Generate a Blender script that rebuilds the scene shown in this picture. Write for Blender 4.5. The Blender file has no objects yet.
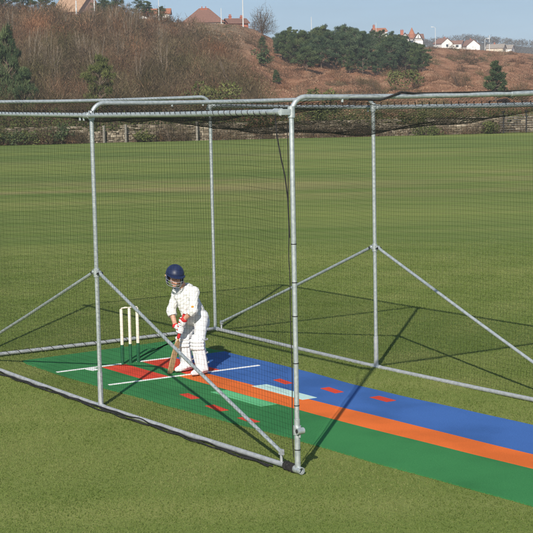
# tunable values
SUN_S = 4.5; SKY_S = .08; EXPO = 0.4
GR0, GR1, GR2 = (.114, .164, .041), (.157, .206, .058), (.210, .234, .082)
GS0, GS1 = (.126, .176, .046), (.206, .232, .082)
GB0, GB1, GB2 = (.106, .156, .033), (.166, .216, .056), (.250, .262, .100)
NETR = .00082; NETC = .047; ROOFR = .00105; HAZE = .00036
import bpy, bmesh, math, random
import numpy as np
from mathutils import Vector, Matrix
random.seed(7); RNG = np.random.default_rng(11)
scene = bpy.context.scene
COL = scene.collection

# ------------------------------------------------------------------ camera
RM = np.array([[0.5508716224, 0.8343411167, -0.0203802983],
               [-0.0821374515, 0.0784996911, 0.9935246537],
               [-0.8305383162, 0.5456305522, -0.1117739052]])
CAM = np.array([18.746313, -7.623122, 3.389726])
FPX = 1547.506
cam_d = bpy.data.cameras.new('camera'); cam = bpy.data.objects.new('camera', cam_d); COL.objects.link(cam)
cam_d.sensor_width = 36; cam_d.lens = 36 * FPX / 533.0; cam_d.clip_end = 6000; cam_d.clip_start = 0.1
m4 = Matrix(((RM[0][0], RM[1][0], -RM[2][0], CAM[0]), (RM[0][1], RM[1][1], -RM[2][1], CAM[1]),
             (RM[0][2], RM[1][2], -RM[2][2], CAM[2]), (0, 0, 0, 1)))
cam.matrix_world = m4
scene.camera = cam
FW = np.array([RM[2][0], RM[2][1]]); FW /= np.hypot(*FW)
RT = np.array([FW[1], -FW[0]])
def at(u, v, t):
    """surveyed point: bearing/elevation of a spot of the place and its distance t ahead of the viewpoint"""
    d = RM.T @ np.array([(u - 266.5) / FPX, (266.5 - v) / FPX, 1.0])
    return CAM + d * t / (d[:2] @ FW)
def loc(s, t):                                   # local frame: s to the right, t ahead -> world x, y
    return CAM[0] + s * RT[0] + t * FW[0], CAM[1] + s * RT[1] + t * FW[1]
def stw(x, y):
    dx, dy = x - CAM[0], y - CAM[1]
    return dx * RT[0] + dy * RT[1], dx * FW[0] + dy * FW[1]

# ------------------------------------------------------------------ light
SUN_EL = math.radians(31.5); SUN_AZ = math.atan2(0.712, -0.702)      # azimuth from +Y towards +X
W = bpy.data.worlds.new('World'); scene.world = W; W.use_nodes = True
nt = W.node_tree; nt.nodes.clear()
out = nt.nodes.new('ShaderNodeOutputWorld'); bg = nt.nodes.new('ShaderNodeBackground'); sky = nt.nodes.new('ShaderNodeTexSky')
sky.sky_type = 'NISHITA'; sky.sun_disc = False; sky.sun_elevation = SUN_EL; sky.sun_rotation = SUN_AZ
sky.air_density = 1.0; sky.dust_density = 0.6; sky.ozone_density = 2.0; sky.altitude = 0
bg.inputs['Strength'].default_value = SKY_S
tcw = nt.nodes.new('ShaderNodeTexCoord'); mpw = nt.nodes.new('ShaderNodeMapping'); mpw.vector_type = 'POINT'; mpw.inputs['Location'].default_value = (0, 0, .09)
nt.links.new(tcw.outputs['Generated'], mpw.inputs[0]); nt.links.new(mpw.outputs[0], sky.inputs[0])
# thin high cloud
mc = nt.nodes.new('ShaderNodeMapping'); mc.inputs['Scale'].default_value = (3.5, 3.5, 26); nt.links.new(tcw.outputs['Generated'], mc.inputs[0])
cn = nt.nodes.new('ShaderNodeTexNoise'); cn.inputs['Scale'].default_value = 1.6; cn.inputs['Detail'].default_value = 7; cn.inputs['Roughness'].default_value = .6; nt.links.new(mc.outputs[0], cn.inputs['Vector'])
cr = nt.nodes.new('ShaderNodeMapRange'); cr.inputs[1].default_value = .42; cr.inputs[2].default_value = .75; cr.inputs[3].default_value = .18; cr.inputs[4].default_value = .60; nt.links.new(cn.outputs[0], cr.inputs[0])
cm = nt.nodes.new('ShaderNodeMix'); cm.data_type = 'RGBA'; cm.inputs[7].default_value = (3.2, 4.5, 5.6, 1); nt.links.new(cr.outputs[0], cm.inputs[0]); nt.links.new(sky.outputs[0], cm.inputs[6])
nt.links.new(cm.outputs[2], bg.inputs[0]); nt.links.new(bg.outputs[0], out.inputs[0])
sd = bpy.data.lights.new('sun', 'SUN'); sd.energy = SUN_S; sd.angle = math.radians(0.5); sd.color = (1.0, 0.93, 0.82)
sun = bpy.data.objects.new('sun', sd); COL.objects.link(sun)
sdir = Vector((math.sin(SUN_AZ) * math.cos(SUN_EL), math.cos(SUN_AZ) * math.cos(SUN_EL), math.sin(SUN_EL)))
sun.rotation_euler = sdir.to_track_quat('Z', 'Y').to_euler(); sun.location = (30, -30, 30)
scene.view_settings.view_transform = 'Standard'; scene.view_settings.look = 'None'
scene.view_settings.exposure = EXPO; scene.view_settings.gamma = 1; scene.view_settings.use_curve_mapping = False
scene.render.engine = 'CYCLES'

# ------------------------------------------------------------------ helpers
def tag(o, label=None, cat=None, group=None, kind=None):
    if label: o['label'] = label
    if cat: o['category'] = cat
    if group: o['group'] = group
    if kind: o['kind'] = kind
    return o
def thing(name, label, cat, loc=(0, 0, 0), group=None, rz=0):
    o = bpy.data.objects.new(name, None); COL.objects.link(o); o.location = loc; o.rotation_euler = (0, 0, rz)
    o.empty_display_size = 0.2
    return tag(o, label, cat, group)
def link(name, me, mat, parent=None, smooth=False):
    o = bpy.data.objects.new(name, me); COL.objects.link(o)
    if mat is not None:
        for m in (mat if isinstance(mat, (list, tuple)) else [mat]): me.materials.append(m)
    if smooth: me.polygons.foreach_set('use_smooth', np.ones(len(me.polygons), bool))
    if parent is not None:
        o.parent = parent
        o.matrix_parent_inverse = Matrix.Identity(4)
        l = Vector(parent_world(parent)); o.location = -l       # geometry given in world coordinates
        if parent.parent is not None: o.location = -l + Vector((0, 0, 0))
    return o
def parent_world(p):
    l = Vector(p.location)
    while p.parent is not None:
        p = p.parent; l = l + Vector(p.location)
    return l
def npmesh(name, V, F, attr=None):
    """V (n,3), F (m,3|4) arrays -> mesh; attr: dict name -> per-vertex float"""
    me = bpy.data.meshes.new(name)
    V = np.asarray(V, np.float32); F = np.asarray(F, np.int32); k = F.shape[1]
    me.vertices.add(len(V)); me.vertices.foreach_set('co', V.ravel())
    me.loops.add(F.size); me.loops.foreach_set('vertex_index', F.ravel())
    me.polygons.add(len(F)); me.polygons.foreach_set('loop_start', np.arange(0, F.size, k, dtype=np.int32))
    me.polygons.foreach_set('loop_total', np.full(len(F), k, np.int32))
    me.update(calc_edges=True)
    if attr:
        for n, a in attr.items():
            at_ = me.attributes.new(n, 'FLOAT', 'POINT'); at_.data.foreach_set('value', np.asarray(a, np.float32))
    return me
class MB:
    """collects simple solids in world coordinates and links them as one mesh object"""
    def __init__(s): s.v = []; s.f = []; s.n = 0
    def add(s, V, F):
        s.v.extend([tuple(map(float, p)) for p in V]); s.f.extend([tuple(i + s.n for i in f) for f in F]); s.n += len(V); return s
    def box(s, c, size, rz=0, axes=None):
        hx, hy, hz = [q / 2 for q in size]
        X, Y, Z = axes if axes else (Vector((math.cos(rz), math.sin(rz), 0)), Vector((-math.sin(rz), math.cos(rz), 0)), Vector((0, 0, 1)))
        c = Vector(c); V = [c + X * (a * hx) + Y * (b * hy) + Z * (d * hz) for a in (-1, 1) for b in (-1, 1) for d in (-1, 1)]
        return s.add(V, [(0, 1, 3, 2), (4, 6, 7, 5), (0, 4, 5, 1), (2, 3, 7, 6), (0, 2, 6, 4), (1, 5, 7, 3)])
    def tube(s, pts, r, n=10, cap=True, radii=None):
        pts = [Vector(p) for p in pts]; V = []; F = []
        prev = None
        for i, p in enumerate(pts):
            d = ((pts[min(i + 1, len(pts) - 1)]) - pts[max(i - 1, 0)]).normalized()
            if prev is None:
                a = Vector((0, 0, 1)) if abs(d.z) < .9 else Vector((1, 0, 0))
                x = d.cross(a).normalized()
            else:
                x = (prev - d * prev.dot(d)).normalized()
            prev = x; y = d.cross(x); rr = radii[i] if radii else r
            for k in range(n):
                t = 2 * math.pi * k / n; V.append(p + (x * math.cos(t) + y * math.sin(t)) * rr)
        for i in range(len(pts) - 1):
            for k in range(n):
                F.append((i * n + k, i * n + (k + 1) % n, (i + 1) * n + (k + 1) % n, (i + 1) * n + k))
        if cap:
            F.append(tuple(range(n))[::-1]); F.append(tuple(range((len(pts) - 1) * n, len(pts) * n)))
        return s.add(V, F)
    def poly(s, pts, z0, z1):
        n = len(pts); V = [(p[0], p[1], z0) for p in pts] + [(p[0], p[1], z1) for p in pts]
        F = [tuple(range(n))[::-1], tuple(range(n, 2 * n))] + [(i, (i + 1) % n, n + (i + 1) % n, n + i) for i in range(n)]
        return s.add(V, F)
    def build(s, name, mat, parent=None, smooth=False, bevel=0):
        me = bpy.data.meshes.new(name); me.from_pydata(s.v, [], s.f); me.update()
        bm = bmesh.new(); bm.from_mesh(me); bmesh.ops.recalc_face_normals(bm, faces=bm.faces)
        if bevel: bmesh.ops.bevel(bm, geom=[e for e in bm.edges if len(e.link_faces) == 2 and e.calc_face_angle(0) > .6], offset=bevel, segments=2, affect='EDGES')
        bm.to_mesh(me); bm.free()
        o = link(name, me, mat, parent)
        if smooth:
            me.polygons.foreach_set('use_smooth', np.ones(len(me.polygons), bool))
            try: me.set_sharp_from_angle(angle=math.radians(40))
            except Exception: pass
        return o
def copy_tree(o, parent=None):
    c = o.copy(); COL.objects.link(c)
    if parent is not None: c.parent = parent
    for ch in list(o.children): copy_tree(ch, c)
    return c

# ------------------------------------------------------------------ materials
def mat(name, col, rough=.6, col2=None, scale=8., detail=5., bump=0., bscale=None, metal=0., spec=.3, fac=(.35, .65), stretch=None, attr=None, col3=None, transl=0.):
    m = bpy.data.materials.new(name); m.use_nodes = True; n = m.node_tree.nodes; l = m.node_tree.links
    b = n['Principled BSDF']; b.inputs['Roughness'].default_value = rough; b.inputs['Metallic'].default_value = metal
    b.inputs['Specular IOR Level'].default_value = spec
    b.inputs['Base Color'].default_value = (*col, 1)
    tc = n.new('ShaderNodeTexCoord'); co = tc.outputs['Object']
    if stretch:
        mp = n.new('ShaderNodeMapping'); l.new(co, mp.inputs[0]); mp.inputs['Scale'].default_value = stretch[:3]
        if len(stretch) > 3: mp.inputs['Rotation'].default_value = (0, 0, stretch[3])
        co = mp.outputs[0]
    if col2 is not None:
        r = n.new('ShaderNodeValToRGB'); r.color_ramp.elements[0].color = (*col, 1); r.color_ramp.elements[1].color = (*col2, 1)
        r.color_ramp.elements[0].position, r.color_ramp.elements[1].position = fac
        if col3 is not None:
            e = r.color_ramp.elements.new(.5 * (fac[0] + fac[1])); e.color = (*col3, 1)
        if attr:
            a = n.new('ShaderNodeAttribute'); a.attribute_name = attr; l.new(a.outputs['Fac'], r.inputs[0])
        else:
            t = n.new('ShaderNodeTexNoise'); t.inputs['Scale'].default_value = scale; t.inputs['Detail'].default_value = detail
            l.new(co, t.inputs['Vector']); l.new(t.outputs[0], r.inputs[0])
        l.new(r.outputs[0], b.inputs['Base Color'])
    if bump:
        t2 = n.new('ShaderNodeTexNoise'); t2.inputs['Scale'].default_value = bscale or scale * 4; t2.inputs['Detail'].default_value = 4
        l.new(tc.outputs['Object'], t2.inputs['Vector'])
        bp = n.new('ShaderNodeBump'); bp.inputs['Strength'].default_value = bump; bp.inputs['Distance'].default_value = .02
        l.new(t2.outputs[0], bp.inputs['Height']); l.new(bp.outputs[0], b.inputs['Normal'])
    if transl:
        tr = n.new('ShaderNodeBsdfTranslucent'); mx = n.new('ShaderNodeMixShader'); mx.inputs[0].default_value = transl
        tr.inputs[0].default_value = (*col, 1)
        if col2 is not None: l.new(r.outputs[0], tr.inputs[0])
        l.new(b.outputs[0], mx.inputs[1]); l.new(tr.outputs[0], mx.inputs[2]); l.new(mx.outputs[0], n['Material Output'].inputs[0])
    return m
def tint(m, sc, cols):
    n = m.node_tree.nodes; l = m.node_tree.links; b = n['Principled BSDF']; src = b.inputs['Base Color'].links[0].from_socket
    tc = n.new('ShaderNodeTexCoord'); t = n.new('ShaderNodeTexNoise'); t.inputs['Scale'].default_value = sc; t.inputs['Detail'].default_value = 4; l.new(tc.outputs['Object'], t.inputs['Vector'])
    r = n.new('ShaderNodeValToRGB'); l.new(t.outputs[0], r.inputs[0]); e = r.color_ramp.elements; e[0].position, e[0].color = .36, (*cols[0], 1); e[1].position, e[1].color = .64, (*cols[2], 1)
    q = e.new(.5); q.color = (*cols[1], 1)
    x = n.new('ShaderNodeMix'); x.data_type = 'RGBA'; x.blend_type = 'MULTIPLY'; x.inputs[0].default_value = 1; l.new(src, x.inputs[6]); l.new(r.outputs[0], x.inputs[7]); l.new(x.outputs[2], b.inputs['Base Color'])
M = {}
M['galv'] = mat('galvanised_steel', (.40, .445, .46), .42, (.56, .60, .61), 30, 6, .05, 60, metal=.55, spec=.5)
M['galv_dull'] = mat('dull_galvanised', (.33, .35, .37), .6, (.45, .47, .49), 22, 6, .06, 60, metal=.4, spec=.4)
M['bore_shade_post'] = mat('bore_shade_post_black', (.03, .03, .03), .9)  # near-black: painted shade of the pipe openings, own colour of the fence posts
M['net'] = mat('net_twine', (.012, .014, .012), .9, spec=.1)
M['cord'] = mat('black_cord', (.014, .014, .015), .8, (.03, .03, .03), 40, spec=.2)
M['mat_green'] = mat('green_carpet', (.042, .200, .068), .95, (.056, .240, .084), 75, 9, .5, 300, spec=.05)
M['mat_blue'] = mat('blue_carpet', (.052, .138, .39), .95, (.066, .164, .46), 75, 9, .5, 300, spec=.05)
M['mat_orange'] = mat('orange_carpet', (.76, .160, .036), .95, (.84, .190, .046), 75, 9, .5, 300, spec=.05)
M['mat_red'] = mat('red_carpet', (.66, .070, .040), .95, (.74, .085, .050), 75, 9, .5, 300, spec=.05)
M['mat_pale'] = mat('pale_blue_carpet', (.50, .74, .70), .95, (.60, .80, .76), 75, 9, .5, 300, spec=.05)
M['mat_mint'] = mat('mint_carpet', (.13, .50, .22), .95, (.17, .56, .27), 75, 9, .5, 300, spec=.05)
M['white_line'] = mat('white_line', (.72, .74, .72), .9, (.8, .8, .8), 20)
M['stump_white'] = mat('stump_cream', (.78, .72, .60), .5, (.84, .79, .68), 12)
M['stump_green'] = mat('stump_green', (.012, .085, .04), .5, (.018, .11, .05), 12)
M['skin'] = mat('skin', (.52, .27, .19), .55, (.60, .33, .24), 18, spec=.3)
M['shirt'] = mat('white_cotton', (.68, .68, .67), .85, (.75, .75, .74), 9, bump=.15, bscale=60, spec=.1)
M['trouser'] = mat('white_trouser', (.67, .68, .70), .85, (.74, .75, .77), 9, bump=.15, bscale=60, spec=.1)
M['pad'] = mat('white_pad', (.70, .71, .73), .6, (.77, .78, .80), 12, spec=.3)
M['strap'] = mat('grey_strap', (.40, .40, .42), .8)
M['navy'] = mat('navy_helmet', (.012, .020, .060), .45, (.016, .026, .075), 12, spec=.4)
M['steel'] = mat('grille_steel', (.42, .44, .46), .4, metal=.5)
M['glove_red'] = mat('glove_red', (.55, .03, .03), .7)
M['black'] = mat('black_rubber', (.016, .016, .017), .7)
M['willow'] = mat('willow', (.50, .32, .16), .55, (.62, .42, .23), 14, stretch=(6, 6, 1))
M['sole'] = mat('shoe_sole', (.16, .09, .06), .8)
M['badge'] = mat('badge_gold', (.55, .25, .03), .7)
for k_ in ('green', 'blue', 'orange', 'red', 'pale', 'mint'): tint(M['mat_' + k_], 1.3, ((.86, .87, .86), (1, 1, 1), (1.08, 1.07, 1.06)))
# ------------------------------------------------------------------ ground
def field_mat():
    m = bpy.data.materials.new('mown_grass'); m.use_nodes = True; n = m.node_tree.nodes; l = m.node_tree.links
    b = n['Principled BSDF']; b.inputs['Roughness'].default_value = .95; b.inputs['Specular IOR Level'].default_value = .05
    tc = n.new('ShaderNodeTexCoord')
    def noise(scale, detail, sc=(1, 1, 1), rot=0.):
        mp = n.new('ShaderNodeMapping'); mp.vector_type = 'TEXTURE' if rot else 'POINT'
        mp.vector_type = 'POINT'
        l.new(tc.outputs['Object'], mp.inputs[0]); mp.inputs['Rotation'].default_value = (0, 0, rot); mp.inputs['Scale'].default_value = sc
        # rotate first, then scale: two mappings
        mp.inputs['Scale'].default_value = (1, 1, 1)
        m2 = n.new('ShaderNodeMapping'); l.new(mp.outputs[0], m2.inputs[0]); m2.inputs['Scale'].default_value = sc
        t = n.new('ShaderNodeTexNoise'); t.inputs['Scale'].default_value = scale; t.inputs['Detail'].default_value = detail
        l.new(m2.outputs[0], t.inputs['Vector']); return t.outputs[0]
    def ramp(src, els):
        r = n.new('ShaderNodeValToRGB'); l.new(src, r.inputs[0])
        r.color_ramp.elements[0].position, r.color_ramp.elements[0].color = els[0][0], (*els[0][1], 1)
        r.color_ramp.elements[1].position, r.color_ramp.elements[1].color = els[-1][0], (*els[-1][1], 1)
        for p, c in els[1:-1]:
            e = r.color_ramp.elements.new(p); e.color = (*c, 1)
        return r.outputs[0]
    def mix(f, a, c, typ='MIX'):
        x = n.new('ShaderNodeMix'); x.data_type = 'RGBA'; x.blend_type = typ
        if isinstance(f, float): x.inputs[0].default_value = f
        else: l.new(f, x.inputs[0])
        l.new(a, x.inputs[6]); l.new(c, x.inputs[7]); return x.outputs[2]
    ang = -math.atan2(RT[1], RT[0])            # turn so that x runs along the mowing lines (across the field)
    fine = noise(14, 8)
    base = ramp(fine, [(.28, GR0), (.5, GR1), (.74, GR2)])
    stripes = noise(1.0, 4, (.035, .9, 1), ang)
    sc = ramp(stripes, [(.38, GS0), (.62, GS1)])
    c = mix(.5, base, sc)
    patches = noise(.09, 5, (.5, 1.4, 1), ang)
    pc = ramp(patches, [(.40, (.80, .86, .78)), (.60, (1.12, 1.06, 1.0))])
    c = mix(1.0, c, pc, 'MULTIPLY')
    # dry worn wicket square across the field
    a = n.new('ShaderNodeAttribute'); a.attribute_name = 'dry'
    dn = noise(.22, 6, (.30, 1.2, 1), ang)
    mm = n.new('ShaderNodeMath'); mm.operation = 'MULTIPLY'; l.new(a.outputs['Fac'], mm.inputs[0])
    dr = ramp(dn, [(.42, (0, 0, 0)), (.62, (1, 1, 1))]); l.new(dr, mm.inputs[1])
    dryc = n.new('ShaderNodeRGB'); dryc.outputs[0].default_value = (.33, .25, .13, 1)
    c = mix(mm.outputs[0], c, dryc.outputs[0])
    l.new(c, b.inputs['Base Color'])
    t2 = n.new('ShaderNodeTexNoise'); t2.inputs['Scale'].default_value = 40; t2.inputs['Detail'].default_value = 6
    l.new(tc.outputs['Object'], t2.inputs['Vector'])
    bp = n.new('ShaderNodeBump'); bp.inputs['Strength'].default_value = .5; bp.inputs['Distance'].default_value = .03
    l.new(t2.outputs[0], bp.inputs['Height']); l.new(bp.outputs[0], b.inputs['Normal'])
    return m
ts = np.concatenate([[-3000, -300, -60, -20], np.arange(-5, 125, 2.5), [140, 200, 400, 1200, 4000]])
ss = np.concatenate([[-3000, -400, -120, -80], np.arange(-60, 61, 4.), [80, 120, 400, 3000]])
V = []; dry = []
for t in ts:
    for s in ss:
        x, y = loc(s, t); V.append((x, y, 0.0 if t < 130 else -.4))
        dry.append(max(0, 1 - abs(t - 57) / 10) * .6 + max(0, 1 - abs(t - 84) / 7) * .25)
nS = len(ss)
F = [(i * nS + j, i * nS + j + 1, (i + 1) * nS + j + 1, (i + 1) * nS + j) for i in range(len(ts) - 1) for j in range(nS - 1)]
me = npmesh('playing_field', V, F, {'dry': dry})
tag(link('playing_field', me, field_mat()), kind='structure')

# short grass blades over the near part of the field: nobody could count them
MAT_Y0, MAT_Y1 = .50, 2.95
def near_grass():
    N = 1250000
    t = np.sqrt(RNG.uniform(9.0**2, 36.0**2, N)); a = RNG.uniform(-.33, .33, N); s = a * t
    keep = RNG.uniform(0, 1, N) < np.clip((35.5 - t) / 20, 0, 1)
    t, s = t[keep], s[keep]
    x = CAM[0] + s * RT[0] + t * FW[0]; y = CAM[1] + s * RT[1] + t * FW[1]
    inm = (x > .50) & (y > np.interp(x, [.7, 2.8, 4.4, 6.5, 7.4, 9.7, 14], [.50, .51, .61, .75, .78, .88, 1.05]) + .004) & (y < np.interp(x, [1.6, 3, 4.5, 6.2, 7.4, 14], [2.96, 2.95, 2.89, 2.92, 2.98, 3.2]) - .004) & (x < 14.3)
    x, y, t = x[~inm], y[~inm], t[~inm]; n = len(x)
    w = RNG.uniform(.0025, .0046, n) * np.clip(t / 15, 1, 2); h = RNG.uniform(.009, .023, n)
    an = RNG.uniform(0, 2 * np.pi, n); la = RNG.uniform(0, 2 * np.pi, n); lean = RNG.uniform(.2, 1.2, n) * h
    dx, dy = np.cos(an) * w, np.sin(an) * w
    V = np.empty((n, 3, 3), np.float32)
    V[:, 0] = np.stack([x - dx, y - dy, np.full(n, -.002)], 1); V[:, 1] = np.stack([x + dx, y + dy, np.full(n, -.002)], 1)
    V[:, 2] = np.stack([x + np.cos(la) * lean, y + np.sin(la) * lean, h], 1)
    # patchy tone: value noise from a few sines + random per blade
    p = .5 + .20 * np.sin(x * 1.7 + 1.3 * np.sin(y * 1.1)) * np.sin(y * 2.3 + np.sin(x * .9)) + .10 * np.sin(x * 5.1 + y * 3.3) + RNG.normal(0, .15, n)
    me = npmesh('grass_blades', V.reshape(-1, 3), np.arange(3 * n).reshape(n, 3), {'tone': np.repeat(np.clip(p, 0, 1), 3)})
    g = mat('grass_blade', GB0, .7, GB2, attr='tone', col3=GB1, fac=(.15, .9), spec=.15, transl=.35)
    tag(link('grass', me, g), 'short mown grass of the playing field around the cage', 'grass', kind='stuff')
near_grass()

# ------------------------------------------------------------------ the cage frame
L1, L2, WD = 3.781, 3.804, 3.794
XE = L1 + L2; HR = 3.2175; HH = 3.345; RP = .0245; RB = .0185
ZB = .043; ZM = .010; DM = ZM - ZB
def hoop_pts(x, dz):
    b = .15; P = []
    P += [(x, 0, z) for z in (.02 + dz, 1.0 + dz, 2.0 + dz, HH - b + dz)]
    P += [(x, b - b * math.cos(a), HH - b + dz + b * math.sin(a)) for a in np.linspace(.26, math.pi / 2, 6)]
    ym = np.linspace(b + .2, WD - b - .2, 8)
    P += [(x, y, HH + dz - .018 * math.sin(math.pi * (y / WD))) for y in ym]
    P += [(x, WD - b + b * math.sin(a), HH - b + dz + b * math.cos(a)) for a in np.linspace(0, math.pi / 2, 6)]
    P += [(x, WD, z) for z in (2.0 + dz, 1.0 + dz, .02 + dz)]
    return P
cage = thing('batting_cage_frame', 'galvanised steel tube frame of the cricket practice cage standing on the grass', 'cage frame', (0, 0, 0))
zs = {0: 0., 1: DM, 2: 0.}; xs = {0: 0., 1: L1, 2: XE}
for i in range(3):
    mb = MB(); mb.tube(hoop_pts(xs[i], zs[i]), RP - (.002 if i == 2 else .001), 14); mb.build('hoop', M['galv'], cage, True)
for y, off in ((0, -.052), (WD, .052)):
    for i in range(2):
        a, b = i, i + 1
        x0 = xs[a] - (.12 if i == 0 else -.03); x1 = xs[b] + (-.10 if (b == 2 and y == 0) else .03)
        if y != 0 and b == 2: x1 += .12
        mb = MB(); mb.tube([(x0, y + off, HR + zs[a]), ((x0 + x1) / 2, y + off, HR + .5 * (zs[a] + zs[b]) - .006), (x1, y + off, HR + zs[b])], RP + .001 + .0008 * i, 14)
        mb.build('top_rail', M['galv'], cage, True)
        zz = (ZB, ZM, ZB)
        x0 = xs[a] + .03 * (i == 1); x1 = xs[b] - (.03 if b == 1 else .18 if y == 0 else .03)
        mb = MB(); mb.tube([(x0, y, zz[a]), (.5 * (x0 + x1), y, .5 * (zz[a] + zz[b]) - .004), (x1, y, zz[b])], RP + .0005, 14)
        mb.build('base_rail', M['galv_dull'], cage, True)
mb = MB(); mb.tube([(0.0, .03, ZB), (0, WD / 2, ZB - .006), (0, WD - .03, ZB)], RP, 14); mb.build('base_rail', M['galv_dull'], cage, True)
# braces
for y, side in ((0, -1), (WD, 1)):
    for sgn in (-1, 1):
        xe = .17 if sgn < 0 else XE - .26
        top = Vector((L1 + sgn * .055, y, 1.52 + DM)); end = Vector((xe, y, ZB + .11))
        mb = MB(); mb.tube([top + Vector((sgn * .02, 0, 0)), top.lerp(end, .02), top.lerp(end, .5) + Vector((0, 0, -.008)), end], RB, 10)
        mb.build('brace', M['galv'], cage, True)
        mb = MB(); mb.tube([end + Vector((0, 0, .02)), end + Vector((0, 0, -.09))], .014, 10)
        mb.box(end + Vector((0, 0, .0)), (.05, .03, .05)); mb.build('brace_lug', M['galv_dull'], cage)
    mb = MB(); mb.tube([(L1, y, 1.47 + DM), (L1, y, 1.56 + DM)], RP + .009, 14)
    for sgn in (-1, 1):
        mb.box((L1 + sgn * .05, y, 1.52 + DM), (.05, .035, .045))
        mb.tube([(L1 + sgn * .052, y - .03, 1.52 + DM), (L1 + sgn * .052, y + .03, 1.52 + DM)], .011, 8)
    mb.build('brace_collar', M['galv'], cage, True)
    for sgn in (-1, 1):
        b = MB(); b.tube([(L1 + sgn * .078, y - .03, 1.515 + DM), (L1 + sgn * .078, y + .034, 1.515 + DM)], .013, 8); b.build('bolt', M['black'], cage)
    # sleeves on the lower part of the middle posts
    mb = MB(); mb.tube([(L1, y, .03 + DM + .02), (L1, y, .42 + DM)], RP + .0045, 14); mb.build('post_sleeve', M['galv_dull'], cage, True)
    for i in (0, 1, 2):
        x = xs[i]; so = -.052 if y == 0 else .052
        mb = MB(); mb.tube([(x, y, HR + zs[i] - .05), (x, y, HR + zs[i] + .05)], RP + .008, 14)
        xo = x + (-.13 if (i == 2 and y == 0) else 0)
        mb.tube([(xo - .05, y + so, HR + zs[i]), (xo + .05, y + so, HR + zs[i])], RP + .009, 14)
        mb.box((x - (.05 if (i == 2 and y == 0) else 0), y + so * .5, HR + zs[i]), (.05 + (.1 if (i == 2 and y == 0) else 0), .06, .05))
        mb.build('rail_coupler', M['galv'], cage, True)
        if i < 2:
          for k in (0, 1):
            mb = MB(); mb.tube([(x - .17 + k * .09, y + so, HR + zs[i] - .02), (x - .17 + k * .09, y + so, HR + zs[i] - .055)], .012, 8)
            mb.build('set_screw', M['galv'], cage)
    # tee at the foot of each middle and back post
    for i in (0, 1):
        mb = MB(); mb.tube([(xs[i] - .08 * (i > 0), y, (ZB, ZM)[i]), (xs[i] + .08, y, (ZB, ZM)[i])], RP + .006, 14)
        mb.build('foot_tee', M['galv'], cage, True)
# sleeve joint on the far part of the front hoop
mb = MB(); mb.tube([(XE, 2.55, HH - .016), (XE, 2.95, HH - .012)], RP + .002, 14); mb.build('pipe_sleeve', M['galv'], cage, True)
for (sx_, sy_, sz_) in ((XE, .55, -.02), (L1, 1.0, DM - .02), (L1, 1.4, DM - .02)):
    mb = MB(); mb.tube([(sx_, sy_, HH + sz_ - .035), (sx_, sy_, HH + sz_)], .012, 8); mb.build('set_screw', M['galv'], cage)
# front post: lower sleeve, swivel clamp, open pipe foot
for y in (0, WD):
    mb = MB(); mb.tube([(XE, y, .03), (XE, y, .50)], RP + .0025, 16); mb.build('post_sleeve', M['galv'], cage, True)
    c = Vector((XE + .05, y, .40))
    mb = MB(); mb.tube([(XE, y, .36), (XE, y, .44)], RP + .012, 16); mb.tube([c + Vector((-.004, -.036, 0)), c + Vector((-.004, .036, 0))], .029, 14)
    mb.tube([c + Vector((-.012, 0, -.06)), c + Vector((-.012, 0, -.02))], .011, 8); mb.build('swivel_clamp', M['galv'], cage, True)
    mb = MB(); mb.tube([c + Vector((-.004, -.0372, 0)), c + Vector((-.004, -.0362, 0))], .019, 14); mb.build('clamp_bore_shade', M['bore_shade_post'], cage)  # dark disc on the solid clamp face, paints the shade of a hole
    # short open pipe at the foot pointing out of the cage, ring wall
    V = []; F = []; n = 18
    for (xx, rr) in ((XE - .06, .033), (XE + .062, .033), (XE + .062, .026), (XE - .02, .026)):
        for k in range(n):
            V.append((xx, y + rr * math.cos(2 * math.pi * k / n), .040 + rr * math.sin(2 * math.pi * k / n)))
    for i in range(3):
        for k in range(n): F.append((i * n + k, i * n + (k + 1) % n, (i + 1) * n + (k + 1) % n, (i + 1) * n + k))
    mb = MB(); mb.add(V, F); mb.build('pipe_foot', M['galv'], cage, True)
    mb = MB(); mb.tube([(XE - .021, y, .04), (XE - .019, y, .04)], .026, n); mb.build('pipe_bore_shade', M['bore_shade_post'], cage)  # dark plug in the open pipe, the shade inside put into its colour
# cord lashed round the end of the near base rail
def cord(name, pts, r, label, cat, group=None, n=6, sub=1):
    mb = MB(); mb.tube(pts, r, n); o = mb.build(name, M['cord'], None, True); tag(o, label, cat, group); return o
P = [(XE - .20 + .16 * k / 70, .036 * math.cos(k * .62), ZB + .036 * math.sin(k * .62)) for k in range(70)]
cord('lashing_cord', P, .0075, 'black cord wound round the near base rail beside the open pipe foot', 'cord')
# cord along the front hoop
P = [(XE + .012, .62, HH - .03), (XE + .03, .95, HH - .045), (XE + .034, 1.05, HH - .02), (XE + .02, 1.2, HH + .022)] + \
    [(XE + .008 * math.sin(k * 1.7), 1.2 + k * .16, HH + .022 - .016 * math.sin(math.pi * (1.2 + k * .16) / WD)) for k in range(1, 15)]
cord('top_cord', P, .011, 'black cord draped along the top tube of the front hoop', 'cord')
P = [(XE - .10, -.055, HR + .05), (XE - .125, -.085, HR - .03), (XE - .105, -.085, HR - .2), (XE - .07, -.07, HR - .4), (XE - .045, -.05, HR - .55), (XE - .035, -.03, HR - .75), (XE - .033, -.02, HR - 1.1)]
cord('hanging_strap', P, .0065, 'black strap hanging in a curve from the near rail end beside the front post', 'strap')

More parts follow.
